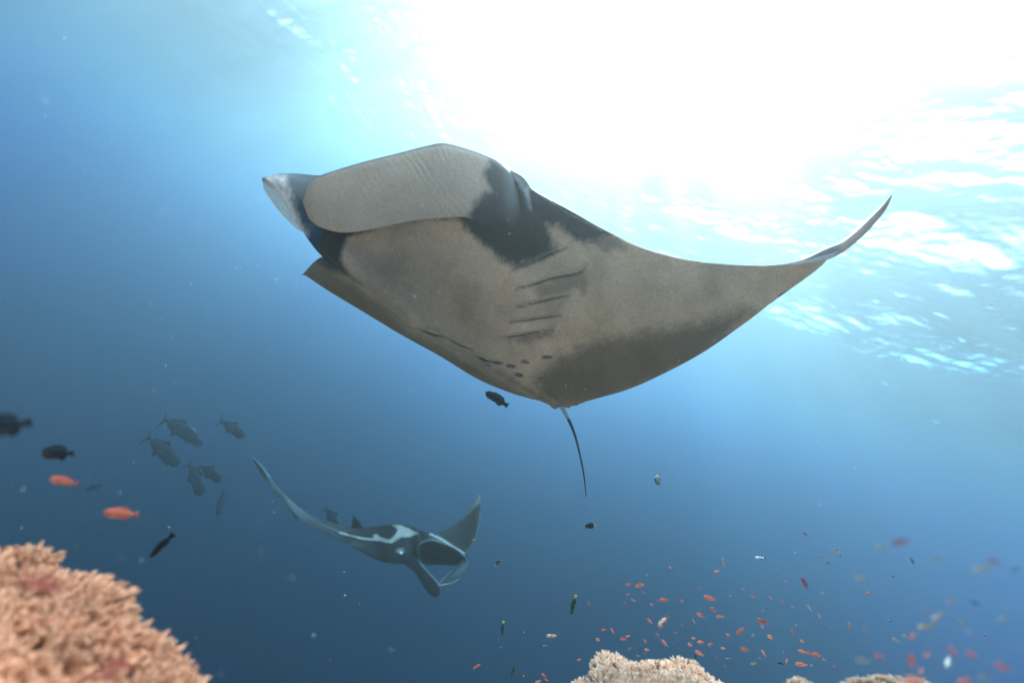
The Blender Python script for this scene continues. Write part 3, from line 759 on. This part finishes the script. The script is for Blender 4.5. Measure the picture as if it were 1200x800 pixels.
def fish_mat(name, rgb, belly=None, rough=.4, stripe=None):
    k = NT(name); tc = k.add('ShaderNodeTexCoord')
    sp = k.add('ShaderNodeSeparateXYZ', Vector=tc.outputs['Object'])
    mr = k.add('ShaderNodeMapRange', Value=sp.outputs['Z']); mr.inputs['From Min'].default_value = -.12; mr.inputs['From Max'].default_value = .06
    mx = k.add('ShaderNodeMix'); mx.data_type = 'RGBA'; k.to(mr.outputs[0], mx.inputs['Factor'])
    mx.inputs[6].default_value = (*(belly or rgb), 1); mx.inputs[7].default_value = (*rgb, 1)
    nz = k.add('ShaderNodeTexNoise', Vector=tc.outputs['Object'], Scale=14.0, Detail=3.0)
    m2 = k.add('ShaderNodeMapRange', Value=nz.outputs['Fac']); m2.inputs['To Min'].default_value = .65; m2.inputs['To Max'].default_value = 1.3
    vm = k.add('ShaderNodeVectorMath'); vm.operation = 'SCALE'; k.to(mx.outputs[2], vm.inputs[0]); k.to(m2.outputs[0], vm.inputs['Scale'])
    k.to(vm.outputs[0], k.b.inputs['Base Color']); k.b.inputs['Roughness'].default_value = rough; k.b.inputs['Specular IOR Level'].default_value = .15
    return k.m
FM = {'orange': fish_mat('orange_scales', (.54, .12, .065), (.58, .18, .11)), 'red': fish_mat('red_scales', (.42, .075, .05), (.5, .12, .08)),
      'bright': fish_mat('bright_orange_scales', (.66, .13, .07), (.72, .21, .13)), 'purple': fish_mat('purple_scales', (.16, .06, .09), (.3, .10, .12)),
      'brown': fish_mat('brown_scales', (.22, .14, .08), (.4, .28, .16)), 'yellow': fish_mat('yellow_scales', (.26, .15, .06), (.30, .2, .1)),
      'pale': fish_mat('pale_scales', (.24, .15, .12), (.30, .21, .17)), 'dark': fish_mat('dark_scales', (.012, .013, .016), (.016, .016, .02)),
      'darkgreen': fish_mat('dark_green_scales', (.02, .04, .025), (.04, .06, .03)), 'blue': fish_mat('blue_grey_scales', (.05, .09, .16), (.09, .14, .2)),
      'steel': fish_mat('steel_scales', (.008, .016, .03), (.02, .035, .055), .6), 'eye': M_EYE,
      'yellowtail': fish_mat('yellow_fin', (.42, .30, .05)), 'white': fish_mat('white_scales', (.62, .55, .48)), 'bluefin': fish_mat('blue_fin', (.02, .04, .25)),
      'redpale': fish_mat('two_tone_scales', (.5, .36, .27), (.3, .07, .09))}
MC = {}
def fish_frame(px_, py_, d, ang, yaw, roll=0):
    a = math.radians(ang); yw = math.radians(yaw)
    hd = R_ * math.cos(a) + U_ * math.sin(a)
    X = (hd * math.cos(yw) - F_ * math.sin(yw)).normalized()
    upi = -R_ * math.sin(a) + U_ * math.cos(a)
    if upi.dot(U_) < 0: upi = -upi
    Z = (upi - X * upi.dot(X)).normalized(); Y = Z.cross(X)
    M = Matrix((X, Y, Z)).transposed() @ Matrix.Rotation(math.radians(roll), 3, 'X')
    return M, P(px_, py_, d)
def build_fish(name, kind, px_, py_, L, ang, d, body, tail=None, fin=None, yaw=12, roll=0, label='', cat='fish', group=None, detail=True):
    tail = tail or body; fin = fin or body
    M3, loc = fish_frame(px_, py_, d, ang, yaw, roll)
    s = L / FPX * d / max(math.cos(math.radians(yaw)), .6)
    MW = Matrix.Translation(loc) @ M3.to_4x4() @ Matrix.Scale(s, 4)
    keyc = {'body': body, 'tail': tail, 'fin': fin, 'eye': 'eye'}
    if not detail:
        ck = (kind, body, tail, fin)
        if ck not in MC:
            vs, fs_, mi, off = [], [], [], 0; slots = []
            for nm, v, f, key in fish_meshes(kind):
                if nm in ('eye', 'pectoral_fin'): continue
                c = keyc[key]
                if c not in slots: slots.append(c)
                vs.append(v); fl = [tuple(dict.fromkeys(int(q) + off for q in ff)) for ff in f]
                fs_ += fl; mi += [slots.index(c)] * len(fl); off += len(v)
            me = bpy.data.meshes.new(name); me.from_pydata(np.concatenate(vs).tolist(), [], fs_)
            for c in slots: me.materials.append(FM[c])
            me.polygons.foreach_set('material_index', mi); me.polygons.foreach_set('use_smooth', [True] * len(fs_)); me.update()
            MC[ck] = me
        o = bpy.data.objects.new(name, MC[ck]); COL.objects.link(o); o.matrix_world = MW
        tag(o, label, cat, group); return o
    root = bpy.data.objects.new(name, None); COL.objects.link(root); root.matrix_world = MW; root.empty_display_size = .1
    tag(root, label, cat, group)
    for nm, v, f, key in fish_meshes(kind):
        me = bpy.data.meshes.new(nm); me.from_pydata(np.asarray(v).tolist(), [], [tuple(dict.fromkeys(int(q) for q in ff)) for ff in f])
        me.polygons.foreach_set('use_smooth', [True] * len(me.polygons)); me.materials.append(FM[keyc[key]]); me.update()
        o = bpy.data.objects.new(nm, me); COL.objects.link(o); o.parent = root
    return root

BF = build_fish
# fish that stand alone
BF('surgeonfish', 'black', 582.5, 467.5, 31, 147, 2.3, 'dark', 'dark', 'dark', 8, label='black oval fish with faint yellow tail base hanging below the big manta ray')
BF('damselfish', 'round', 5, 499, 50, 188, .75, 'dark', yaw=18, label='blurred black fish cut by the left edge of the picture')
BF('damselfish', 'round', 68, 530.5, 33, 176, 1.1, 'dark', yaw=10, label='dark round fish above the red fish at far left')
BF('anthias', 'anthias', 75, 563.5, 30, 164, 1.1, 'orange', 'red', 'red', 10, label='red fish just below the dark round fish at far left')
BF('anthias', 'anthias', 142, 601.5, 37, 172, 1.15, 'bright', 'orange', 'orange', 8, label='bright orange-red fish swimming above the big tan coral')
BF('wrasse', 'slim', 190, 638.5, 36, 226, 1.3, 'dark', yaw=8, label='slim dark fish slanting nose down right of the tan coral top')
BF('anthias', 'anthias', 50, 686, 44, 160, .40, 'red', 'orange', 'red', 14, label='blurred red fish hovering in front of the upper tan coral')
BF('anthias', 'anthias', 134, 783, 36, 196, .42, 'red', 'orange', 'red', 14, label='faint red fish low in front of the tan coral')
BF('damselfish', 'round', 110, 571, 13, 200, 17, 'steel', yaw=30, label='faint bluish fish right of the red fish at left', detail=False)
BF('butterflyfish', 'round', 692, 616, 13, 176, 2.6, 'dark', 'yellowtail', 'dark', 15, label='small dark fish with yellow tail alone between the two manta rays')
BF('wrasse', 'slim', 583, 660, 15, 78, 2.6, 'dark', 'yellowtail', 'blue', 50, label='small dark fish with spread fins beside the far manta ray wing')
BF('wrasse', 'slim', 672, 708, 21, 252, 2.4, 'darkgreen', 'yellowtail', 'dark', 15, label='curved dark green wrasse with yellow tail below the lone dark fish')
BF('wrasse', 'slim', 589, 736, 15, 264, 2.6, 'darkgreen', 'yellowtail', 'dark', 20, label='dark fish diving vertically with yellow tail up, left of the shoal')
BF('wrasse', 'slim', 601, 787, 12, 250, 2.6, 'darkgreen', 'darkgreen', 'dark', 20, label='small dark green fish near the bottom edge left of pale coral')
BF('damselfish', 'round', 770.5, 562, 9, 250, 3.0, 'darkgreen', 'yellowtail', 'dark', 50, label='tiny dark fish alone in open water right of the ray tail', detail=False)
BF('cleaner_wrasse', 'slim', 891, 653, 14, 172, 2.4, 'white', 'bluefin', 'bluefin', 10, label='small white fish with dark blue tail above the orange shoal')
BF('anthias', 'anthias', 647, 744.5, 14, 172, 2.4, 'redpale', 'purple', 'purple', 15, label='pinkish fish with purple tail low between dark fish and shoal')
BF('parrotfish', 'round', 777, 728, 15, 205, 2.2, 'redpale', 'purple', 'purple', 30, label='two-tone pale and maroon fish amid the orange shoal above coral')
BF('angelfish', 'round', 1111, 775.5, 16, 180, .9, 'white', 'yellowtail', 'white', 35, label='blurred whitish-green fish low on the right side')
BF('anthias', 'anthias', 555, 632, 5, 190, 3.5, 'orange', yaw=10, label='tiny red fish in front of the far manta ray wing', detail=False)

# trevally in the murk
TG = 'trevally schooling in the blue water on the left'
for px_, py_, L, ang, d, yaw, lb in ((210, 501.5, 55, -25, 9.6, 10, 'hazy grey trevally highest on the left of the school'),
                               (224, 512, 34, -28, 10.8, 10, 'trevally half hidden under the highest one of the school'),
                               (189.5, 526, 58, -34, 9.4, 10, 'hazy grey trevally leftmost in the school'),
                               (271.5, 501, 40, -27, 10.2, 10, 'smaller hazy trevally alone at the right of the school'),
                               (229, 559, 46, -45, 10, 25, 'trevally in the lower pair pointing down, left one'),
                               (246, 553, 40, -18, 10.4, 20, 'trevally in the lower pair pointing right, right one'),
                               (261.5, 580, 42, -94, 10, 20, 'lowest trevally of the school, seen end-on and diving'),
                               (345, 594, 26, -40, 9.6, 35, 'murky trevally behind the far ray wing, the one nearer its tip'),
                               (389, 606, 32, -38, 9.6, 30, 'murky trevally with raised forked tail behind the far ray wing')):
    BF('trevally', 'jack', px_, py_, L, ang, d * 2.3, 'steel', 'steel', 'steel', yaw, roll=62 if ang < -90 else -6, label=lb, group=TG, detail=True)

# the shoal over the reef: x, y, length, heading, colour
SH = '''785,664.5,4,150,orange 793,672,3,120,red 736.5,684,7,176,red 750,685.5,12,180,orange 736,696,5.5,170,red 754.5,693.5,4,115,purple
742.5,703,6,150,orange 732,707,3.5,100,red 764,708,5,150,orange 770,704,4,140,red 778,702.6,11,176,orange 799,704,7,125,red 819,689,5,150,purple
840,669.6,8,178,orange 847.5,658,9,105,brown 831.6,700.5,13,164,bright 856.5,698,5,160,red 883.5,699,6,178,red 835.5,714,9,130,red 820.5,720.6,11,150,orange
844,722,9,174,bright 894,715,4,150,orange 813,727.5,5,120,yellow 816,730,4,140,purple 799,732,3.5,90,yellow 783,722,5.5,150,purple 761.5,727,6.5,140,orange
867,739,12,190,red 894,727.5,13,166,red 893.5,733.5,7,140,orange 707.5,737.5,6.5,170,red 718,739,7.5,140,red 735.6,745,7,172,orange 730.5,748.5,8,165,red
700.5,749,7.5,140,orange 756,750.6,6.5,135,red 771,743.5,4.5,150,red 779,753,8,130,orange 792,741,5.5,135,red 789,754,5,110,blue 758,761,7.5,150,orange
756,765.6,4,170,red 738,759.6,5.5,60,red 812.7,747.6,8,150,orange 821,752,11,150,bright 808.5,755,8,140,orange 832.5,754.5,7.5,175,red 853.5,743.5,7,160,orange
883,744,7,150,pale 847.5,759,7,150,bright 819.6,765,11,155,orange 815,769,5,95,dark 840,770,4.5,160,purple 853.5,771,7,165,brown 873,760.5,11,165,red 895,765,8,125,orange
883,777,7,190,yellow 891,771,4.5,160,purple 850,780,3.5,150,red 639,756,5.5,170,brown 679,772.5,5.5,170,red 586.5,758,3,160,pale 559,780,9.5,200,red 613.5,791,4,100,red
637.5,791,7,150,red 640,796,5.5,160,red 630.6,798,7,190,orange 748,768,5,150,red 944,625.5,7,140,purple 981,645,10,160,pale 985,650.5,5.5,150,blue
962.6,652.5,5.5,165,pale 970.5,659.5,6.5,170,purple 911,667,4.5,170,brown 921,681,5,160,red 943,683,14,115,purple 1008,677.5,13,178,brown 1004,673,6,140,pale
1033.5,641,12,190,brown 1055.5,635,18,200,purple 1099.5,655,12,192,brown 1069,657,8,110,blue 1150.5,666,19,190,brown 1165,657.5,12,170,purple 1190,667,15,180,blue
1047.6,674,9,170,blue 1040,684,5.5,160,red 1018,695,9,172,red 964,694.5,9,145,brown 1063.5,705,6.5,160,red 1114.5,704.5,11,170,red 948.5,712,7,120,pale 959.7,721,6,110,pale
928.6,710.5,4.5,150,orange 916.7,705,5.5,140,red 933,712,3,150,red 981,724,6,170,blue 1086.7,715,11,120,purple 1098,722,21,186,brown 1086,733.7,25,174,brown 1069.7,745,12,172,red
1060.6,745,9,150,pale 1050,750,8.5,155,pale 995.5,733,13,118,brown 1014,737.4,9.5,120,pale 933,732.6,6,150,yellow 929,739,6.5,100,red 902.5,746,11,145,bright 940,751,8,145,orange
940,763,10,170,orange 948.5,765,8,150,red 957,767,12,170,red 939,778,14,165,bright 951,779,6,130,pale 922,774,9,110,orange 918,764.5,5.5,120,pale 914.7,777,7,170,dark
966,773,5.5,150,yellow 978.4,781,4.5,150,red 1011,773.5,13,178,brown 1030,769,11,160,red 1086.7,767.5,16,150,red 1068,774,17,100,red 1079.6,787,15,135,orange 1116.4,763,12,120,red
1139,766.5,12,150,red 1174.5,781,16,155,red 1175,725,14,170,brown 1136,739,10,160,brown 1155,744.5,9,150,purple 1143,706,10,150,blue 1072.5,798,23,172,orange 1130.6,799,21,176,red
1152,793,14,160,brown 1044,727,9,160,blue 691,707,7,130,purple 1126,730,9,120,pale 903,700,4,150,orange 872,690,4,160,orange 860,728,4,150,blue 871,731,4,110,purple'''
CN = {'orange': 'orange', 'red': 'red', 'bright': 'bright orange', 'purple': 'purplish', 'brown': 'brownish', 'yellow': 'yellowish', 'pale': 'pale', 'dark': 'dark', 'blue': 'bluish'}
items = []
for w in SH.split():
    x, y, L, a, c = w.split(','); items.append((float(x), float(y), float(L), float(a), c))
XB = [(0, 690, 'left of the pale coral'), (690, 775, "over the pale coral's left half"), (775, 862, "over the pale coral's right half"), (862, 935, 'just right of the pale coral'),
      (935, 1000, 'well right of the pale coral'), (1000, 1080, 'nearer the right edge'), (1080, 1300, 'at the right edge')]
YB = [(0, 679, 'top'), (679, 712, 'upper'), (712, 736, 'middle'), (736, 757, 'low'), (757, 900, 'lowest')]
ORD = ['first', 'second', 'third', 'fourth', 'fifth', 'sixth', 'seventh', 'eighth', 'ninth', 'tenth', 'eleventh', 'twelfth']
cells = {}
for it in items:
    cx = next(q for q in XB if q[0] <= it[0] < q[1]); cyb = next(q for q in YB if q[0] <= it[1] < q[1])
    cells.setdefault((cx[2], cyb[2], CN[it[4]]), []).append(it)
rf = random.Random(4)
for (cx, cyb, cn), lst in cells.items():
    lst.sort()
    for n_, (x, y, L, a, c) in enumerate(lst):
        if len(lst) == 1: lb = f'small {cn} fish, {cyb} row {cx}'
        else: lb = f'{ORD[n_]} {cn} fish from left, {cyb} row {cx}'
        blur = x > 1000
        d = (.62 + rf.random() * .25) if (blur and L > 9) else min(max(26 / L, 2.0), 4.6) * (.85 + .3 * rf.random())
        if L < 5.5 and blur: d = 5.5
        BF('anthias' if c in ('orange', 'red', 'bright', 'purple') else 'reef_fish', 'anthias' if c != 'brown' else 'slim', x, y, L * 1.0, a + rf.uniform(-6, 6), d, c, c, c, rf.uniform(-25, 35),
           roll=rf.uniform(-15, 15), label=lb, group='shoal of little fish over the reef at lower right', detail=False)
# ---------------------------------------------------------------- corals
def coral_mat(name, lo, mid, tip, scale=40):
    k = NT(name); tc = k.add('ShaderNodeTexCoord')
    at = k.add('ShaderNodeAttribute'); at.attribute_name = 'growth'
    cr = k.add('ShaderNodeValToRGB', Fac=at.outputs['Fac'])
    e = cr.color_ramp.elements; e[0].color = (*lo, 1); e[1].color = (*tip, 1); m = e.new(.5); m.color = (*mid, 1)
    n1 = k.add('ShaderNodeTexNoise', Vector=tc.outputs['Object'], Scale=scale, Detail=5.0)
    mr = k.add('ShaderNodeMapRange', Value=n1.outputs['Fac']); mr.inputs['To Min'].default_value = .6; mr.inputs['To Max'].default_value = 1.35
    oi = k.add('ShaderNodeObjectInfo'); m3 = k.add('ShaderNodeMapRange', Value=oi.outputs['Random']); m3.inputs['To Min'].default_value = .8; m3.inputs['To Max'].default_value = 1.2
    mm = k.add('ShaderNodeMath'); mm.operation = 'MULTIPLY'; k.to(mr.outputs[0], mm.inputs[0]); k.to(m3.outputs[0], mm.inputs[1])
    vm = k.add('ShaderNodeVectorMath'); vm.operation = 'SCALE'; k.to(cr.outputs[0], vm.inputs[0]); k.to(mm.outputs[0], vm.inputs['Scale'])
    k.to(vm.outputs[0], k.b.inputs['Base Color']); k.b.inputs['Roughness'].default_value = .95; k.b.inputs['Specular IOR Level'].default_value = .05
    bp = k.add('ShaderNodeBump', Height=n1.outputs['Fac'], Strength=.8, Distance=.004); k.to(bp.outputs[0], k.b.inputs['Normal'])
    return k.m

def branch_geo(rg, fingers, spread_, seg=3, nr=5, r=.13):
    """a tuft of stubby fingers about +z, height about 1; arrays of points, faces, growth value"""
    V, Fc, Gv, off = [], [], [], 0
    for q in range(fingers):
        az = rg.uniform(0, 6.28); tl = spread_ * math.sqrt(rg.random()) if q else 0
        dirv = np.array([math.sin(tl) * math.cos(az), math.sin(tl) * math.sin(az), math.cos(tl)])
        base = np.array([dirv[0], dirv[1], 0]) * rg.uniform(.05, .35); ln = rg.uniform(.65, 1.05)
        a = np.cross(dirv, [.3, .9, .1]); a /= np.linalg.norm(a); b = np.cross(dirv, a)
        prof = [1, 1.0, .92, .62, .12][:seg + 2] if seg >= 3 else [1, .9, .15]
        hs = np.linspace(0, 1, len(prof)); hs[-2] = .88
        wob = rg.normal(0, .05, (len(prof), 2)) * hs[:, None]
        for i, (p, h) in enumerate(zip(prof, hs)):
            th = np.arange(nr) / nr * 6.283 + i * .3
            rr = r * p * rg.uniform(.85, 1.15)
            c = base + dirv * h * ln + a * wob[i, 0] + b * wob[i, 1]
            V.append(c + (a * np.cos(th)[:, None] + b * np.sin(th)[:, None]) * rr); Gv += [h] * nr
        Fc.append(tube_faces(len(prof), nr, off)); off += len(prof) * nr
    return np.concatenate(V), np.concatenate(Fc), np.array(Gv)

def growth_attr(me, g):
    at = me.attributes.new('growth', 'FLOAT', 'POINT'); at.data.foreach_set('value', np.asarray(g, np.float32))

def coral(name, label, ridge, drop, mat, base_mat, count, size, seed, fingers, spread_, lean, lump=.0, far_drop=.35, nvar=6, rad=.13, show=lambda q: True, nparts=290):
    """ridge: photograph pixels + depth along the skyline of the colony; drop: list of (dx, dy, dd) rows towards the camera"""
    rg = np.random.default_rng(seed)
    rd = crom(np.array(ridge, float), 60)
    rows = []
    back = rd + np.array([0, 60, far_drop]); rows.append(P3(back)); rows.append(P3(rd + np.array([0, 6, far_drop * .4])))
    for t in drop:
        rows.append(P3(rd + np.array(t)[None] * np.array([1, 1, 1])))
    G_ = crom(np.array(rows), 46)
    cen = G_.reshape(-1, 3)
    du = np.gradient(G_, axis=0); dv = np.gradient(G_, axis=1); nrm = np.cross(du, dv); nrm /= np.linalg.norm(nrm, axis=-1)[..., None] + 1e-9
    tocam = np.array(CAM_LOC) - G_; sgn = np.sign((nrm * tocam).sum(-1)[24:].mean()); nrm = nrm * sgn
    if lump:
        u, v = np.meshgrid(np.arange(G_.shape[1]), np.arange(G_.shape[0]))
        G_ = G_ + nrm * ((fbm(u / 7.0 + seed, v / 7.0) - .45) * 2 * lump)[..., None]
    root = empty(name, Vector(cen.mean(0))); tag(root, label, 'coral')
    n, m = G_.shape[1], G_.shape[0]
    i = np.arange((m - 1) * n).reshape(m - 1, n)[:, :-1].reshape(-1)
    me = mesh_np('colony_base', G_.reshape(-1, 3), np.stack([i, i + 1, i + n + 1, i + n], -1)); growth_attr(me, np.zeros(m * n))
    part('colony_base', me, root, base_mat)
    variants = [branch_geo(rg, fingers, spread_, r=rad) for _ in range(nvar)]
    vme = []
    for v, f, g in variants:
        x = mesh_np('branch', v, f); growth_attr(x, g); x.materials.append(mat); vme.append(x)
    # even spread over the surface
    area = np.linalg.norm(np.cross(du, dv), axis=-1).reshape(-1); pr = area / area.sum()
    idx = rg.choice(m * n, count, p=pr)
    cand = []
    for q in idx:
        r_, c_ = divmod(int(q), n)
        jr = min(max(r_ + rg.uniform(-.5, .5), 0), m - 1.001); jc = min(max(c_ + rg.uniform(-.5, .5), 0), n - 1.001)
        r0, c0_ = int(jr), int(jc); fr_, fc_ = jr - r0, jc - c0_
        p = (G_[r0, c0_] * (1 - fr_) * (1 - fc_) + G_[r0 + 1, c0_] * fr_ * (1 - fc_) + G_[r0, c0_ + 1] * (1 - fr_) * fc_ + G_[r0 + 1, c0_ + 1] * fr_ * fc_)
        d = nrm[r0, c0_] * (1 - lean[1]) + np.array(lean[0]) * lean[1] + rg.normal(0, .16, 3); d /= np.linalg.norm(d)
        s = size * rg.uniform(.7, 1.3)
        a = np.cross(d, rg.normal(0, 1, 3)); a /= np.linalg.norm(a); b = np.cross(d, a)
        q3 = to_px(p[None])[0]; inview = -20 < q3[0] < 1220 and q3[1] < 830 and q3[2] > .1
        face = nrm[r0, c0_] @ (np.array(CAM_LOC) - p) / np.linalg.norm(np.array(CAM_LOC) - p)
        score = (s / q3[2]) + (10 if inview and face > -.15 else 0)
        cand.append((score, p - d * s * .12, np.stack([a, b, d], -1) * s, int(rg.integers(nvar))))
    cand.sort(key=lambda t: -t[0])
    rl = np.array(root.location)
    for sc_, p, Mx, vi in cand[:nparts]:
        o = bpy.data.objects.new('branch', vme[vi]); COL.objects.link(o); o.parent = root
        M4 = Matrix(Mx.tolist()).to_4x4(); M4.translation = Vector(p - rl); o.matrix_local = M4
    if len(cand) > nparts:
        V, Fq, Gv, off = [], [], [], 0
        for sc_, p, Mx, vi in cand[nparts:]:
            v, f, g = variants[vi]; V.append(v @ Mx.T + p); Fq.append(f + off); Gv.append(g); off += len(v)
        me = mesh_np('branches', np.concatenate(V), np.concatenate(Fq)); growth_attr(me, np.concatenate(Gv))
        o = part('branches', me, root, mat); o['kind'] = 'stuff'
    return root

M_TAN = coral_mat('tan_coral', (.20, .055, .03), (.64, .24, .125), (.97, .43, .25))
M_TANB = coral_mat('tan_coral_base', (.12, .05, .03), (.14, .06, .04), (.16, .08, .05), 20)  # base coloured dark for the shade in recesses between branches
M_CREAM = coral_mat('cream_coral', (.28, .12, .07), (.82, .44, .29), (.99, .67, .49), 60)  # low end darkened to paint shading between fingers; tips are pale
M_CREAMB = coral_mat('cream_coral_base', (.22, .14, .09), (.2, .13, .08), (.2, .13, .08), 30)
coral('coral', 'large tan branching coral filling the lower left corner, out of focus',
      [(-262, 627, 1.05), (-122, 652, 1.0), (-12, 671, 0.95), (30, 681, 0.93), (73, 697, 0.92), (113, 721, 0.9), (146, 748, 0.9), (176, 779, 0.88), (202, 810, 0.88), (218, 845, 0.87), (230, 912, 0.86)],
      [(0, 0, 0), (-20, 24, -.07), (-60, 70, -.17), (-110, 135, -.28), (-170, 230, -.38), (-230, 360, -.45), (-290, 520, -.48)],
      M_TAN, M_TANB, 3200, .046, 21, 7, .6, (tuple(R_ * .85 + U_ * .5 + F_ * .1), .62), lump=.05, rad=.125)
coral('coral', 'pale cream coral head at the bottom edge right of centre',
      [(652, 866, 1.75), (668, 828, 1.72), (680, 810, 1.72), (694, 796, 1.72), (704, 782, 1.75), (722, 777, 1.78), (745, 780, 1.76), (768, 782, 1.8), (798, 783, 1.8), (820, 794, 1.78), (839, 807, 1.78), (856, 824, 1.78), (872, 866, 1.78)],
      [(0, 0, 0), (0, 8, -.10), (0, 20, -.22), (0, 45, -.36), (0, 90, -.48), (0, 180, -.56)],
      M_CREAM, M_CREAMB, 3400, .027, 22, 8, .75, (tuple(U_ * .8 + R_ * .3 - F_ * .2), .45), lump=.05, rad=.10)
coral('coral', 'white-tipped coral top barely showing at the bottom edge below the right shoal',
      [(965, 840, 1.3), (985, 812, 1.3), (1005, 801, 1.3), (1028, 798, 1.3), (1050, 800, 1.3), (1072, 801, 1.3), (1092, 810, 1.3), (1110, 840, 1.3)],
      [(0, 0, 0), (0, 8, -.05), (0, 22, -.12), (0, 60, -.2), (0, 160, -.26)],
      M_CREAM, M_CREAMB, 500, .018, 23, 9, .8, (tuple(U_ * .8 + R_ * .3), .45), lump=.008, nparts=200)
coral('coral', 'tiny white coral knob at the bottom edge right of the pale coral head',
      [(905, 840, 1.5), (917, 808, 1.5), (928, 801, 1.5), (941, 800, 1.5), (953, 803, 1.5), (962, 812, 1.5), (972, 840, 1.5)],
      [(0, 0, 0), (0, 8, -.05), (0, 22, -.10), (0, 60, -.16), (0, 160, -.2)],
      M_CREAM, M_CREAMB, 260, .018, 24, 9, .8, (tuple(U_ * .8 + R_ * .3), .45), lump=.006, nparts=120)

# ---------------------------------------------------------------- marine snow: specks adrift in the water
rg = np.random.default_rng(34)
tet = np.array([[1, 1, 1], [1, -1, -1], [-1, 1, -1], [-1, -1, 1]], float) / 1.7
tf = np.array([[0, 1, 2], [0, 3, 1], [0, 2, 3], [1, 3, 2]])
NS = 7500
c = np.stack([rg.uniform(-2.6, 3.4, NS), rg.uniform(.35, 4.2, NS) ** 1.0, rg.uniform(-1.6, 2.6, NS)], -1) + np.array(CAM_LOC)
pp = to_px(c); ok = pp[:, 2] > .7; c = c[ok]; pp = pp[ok]
r = rg.lognormal(-6.8, .36, len(c))
V = (c[:, None] + rg.permutation(len(c))[:, None, None] * 0 + tet[None] * r[:, None, None] * rg.uniform(.6, 1.4, (len(c), 4, 1))).reshape(-1, 3)
Fq = (tf[None] + 4 * np.arange(len(c))[:, None, None]).reshape(-1, 3)
k = NT('drifting_specks'); k.b.inputs['Base Color'].default_value = (.85, .78, .66, 1); k.b.inputs['Roughness'].default_value = .6
snow = link_mesh('marine_snow', mesh_np('marine_snow', V, Fq, False), mat=k.m); snow['kind'] = 'stuff'
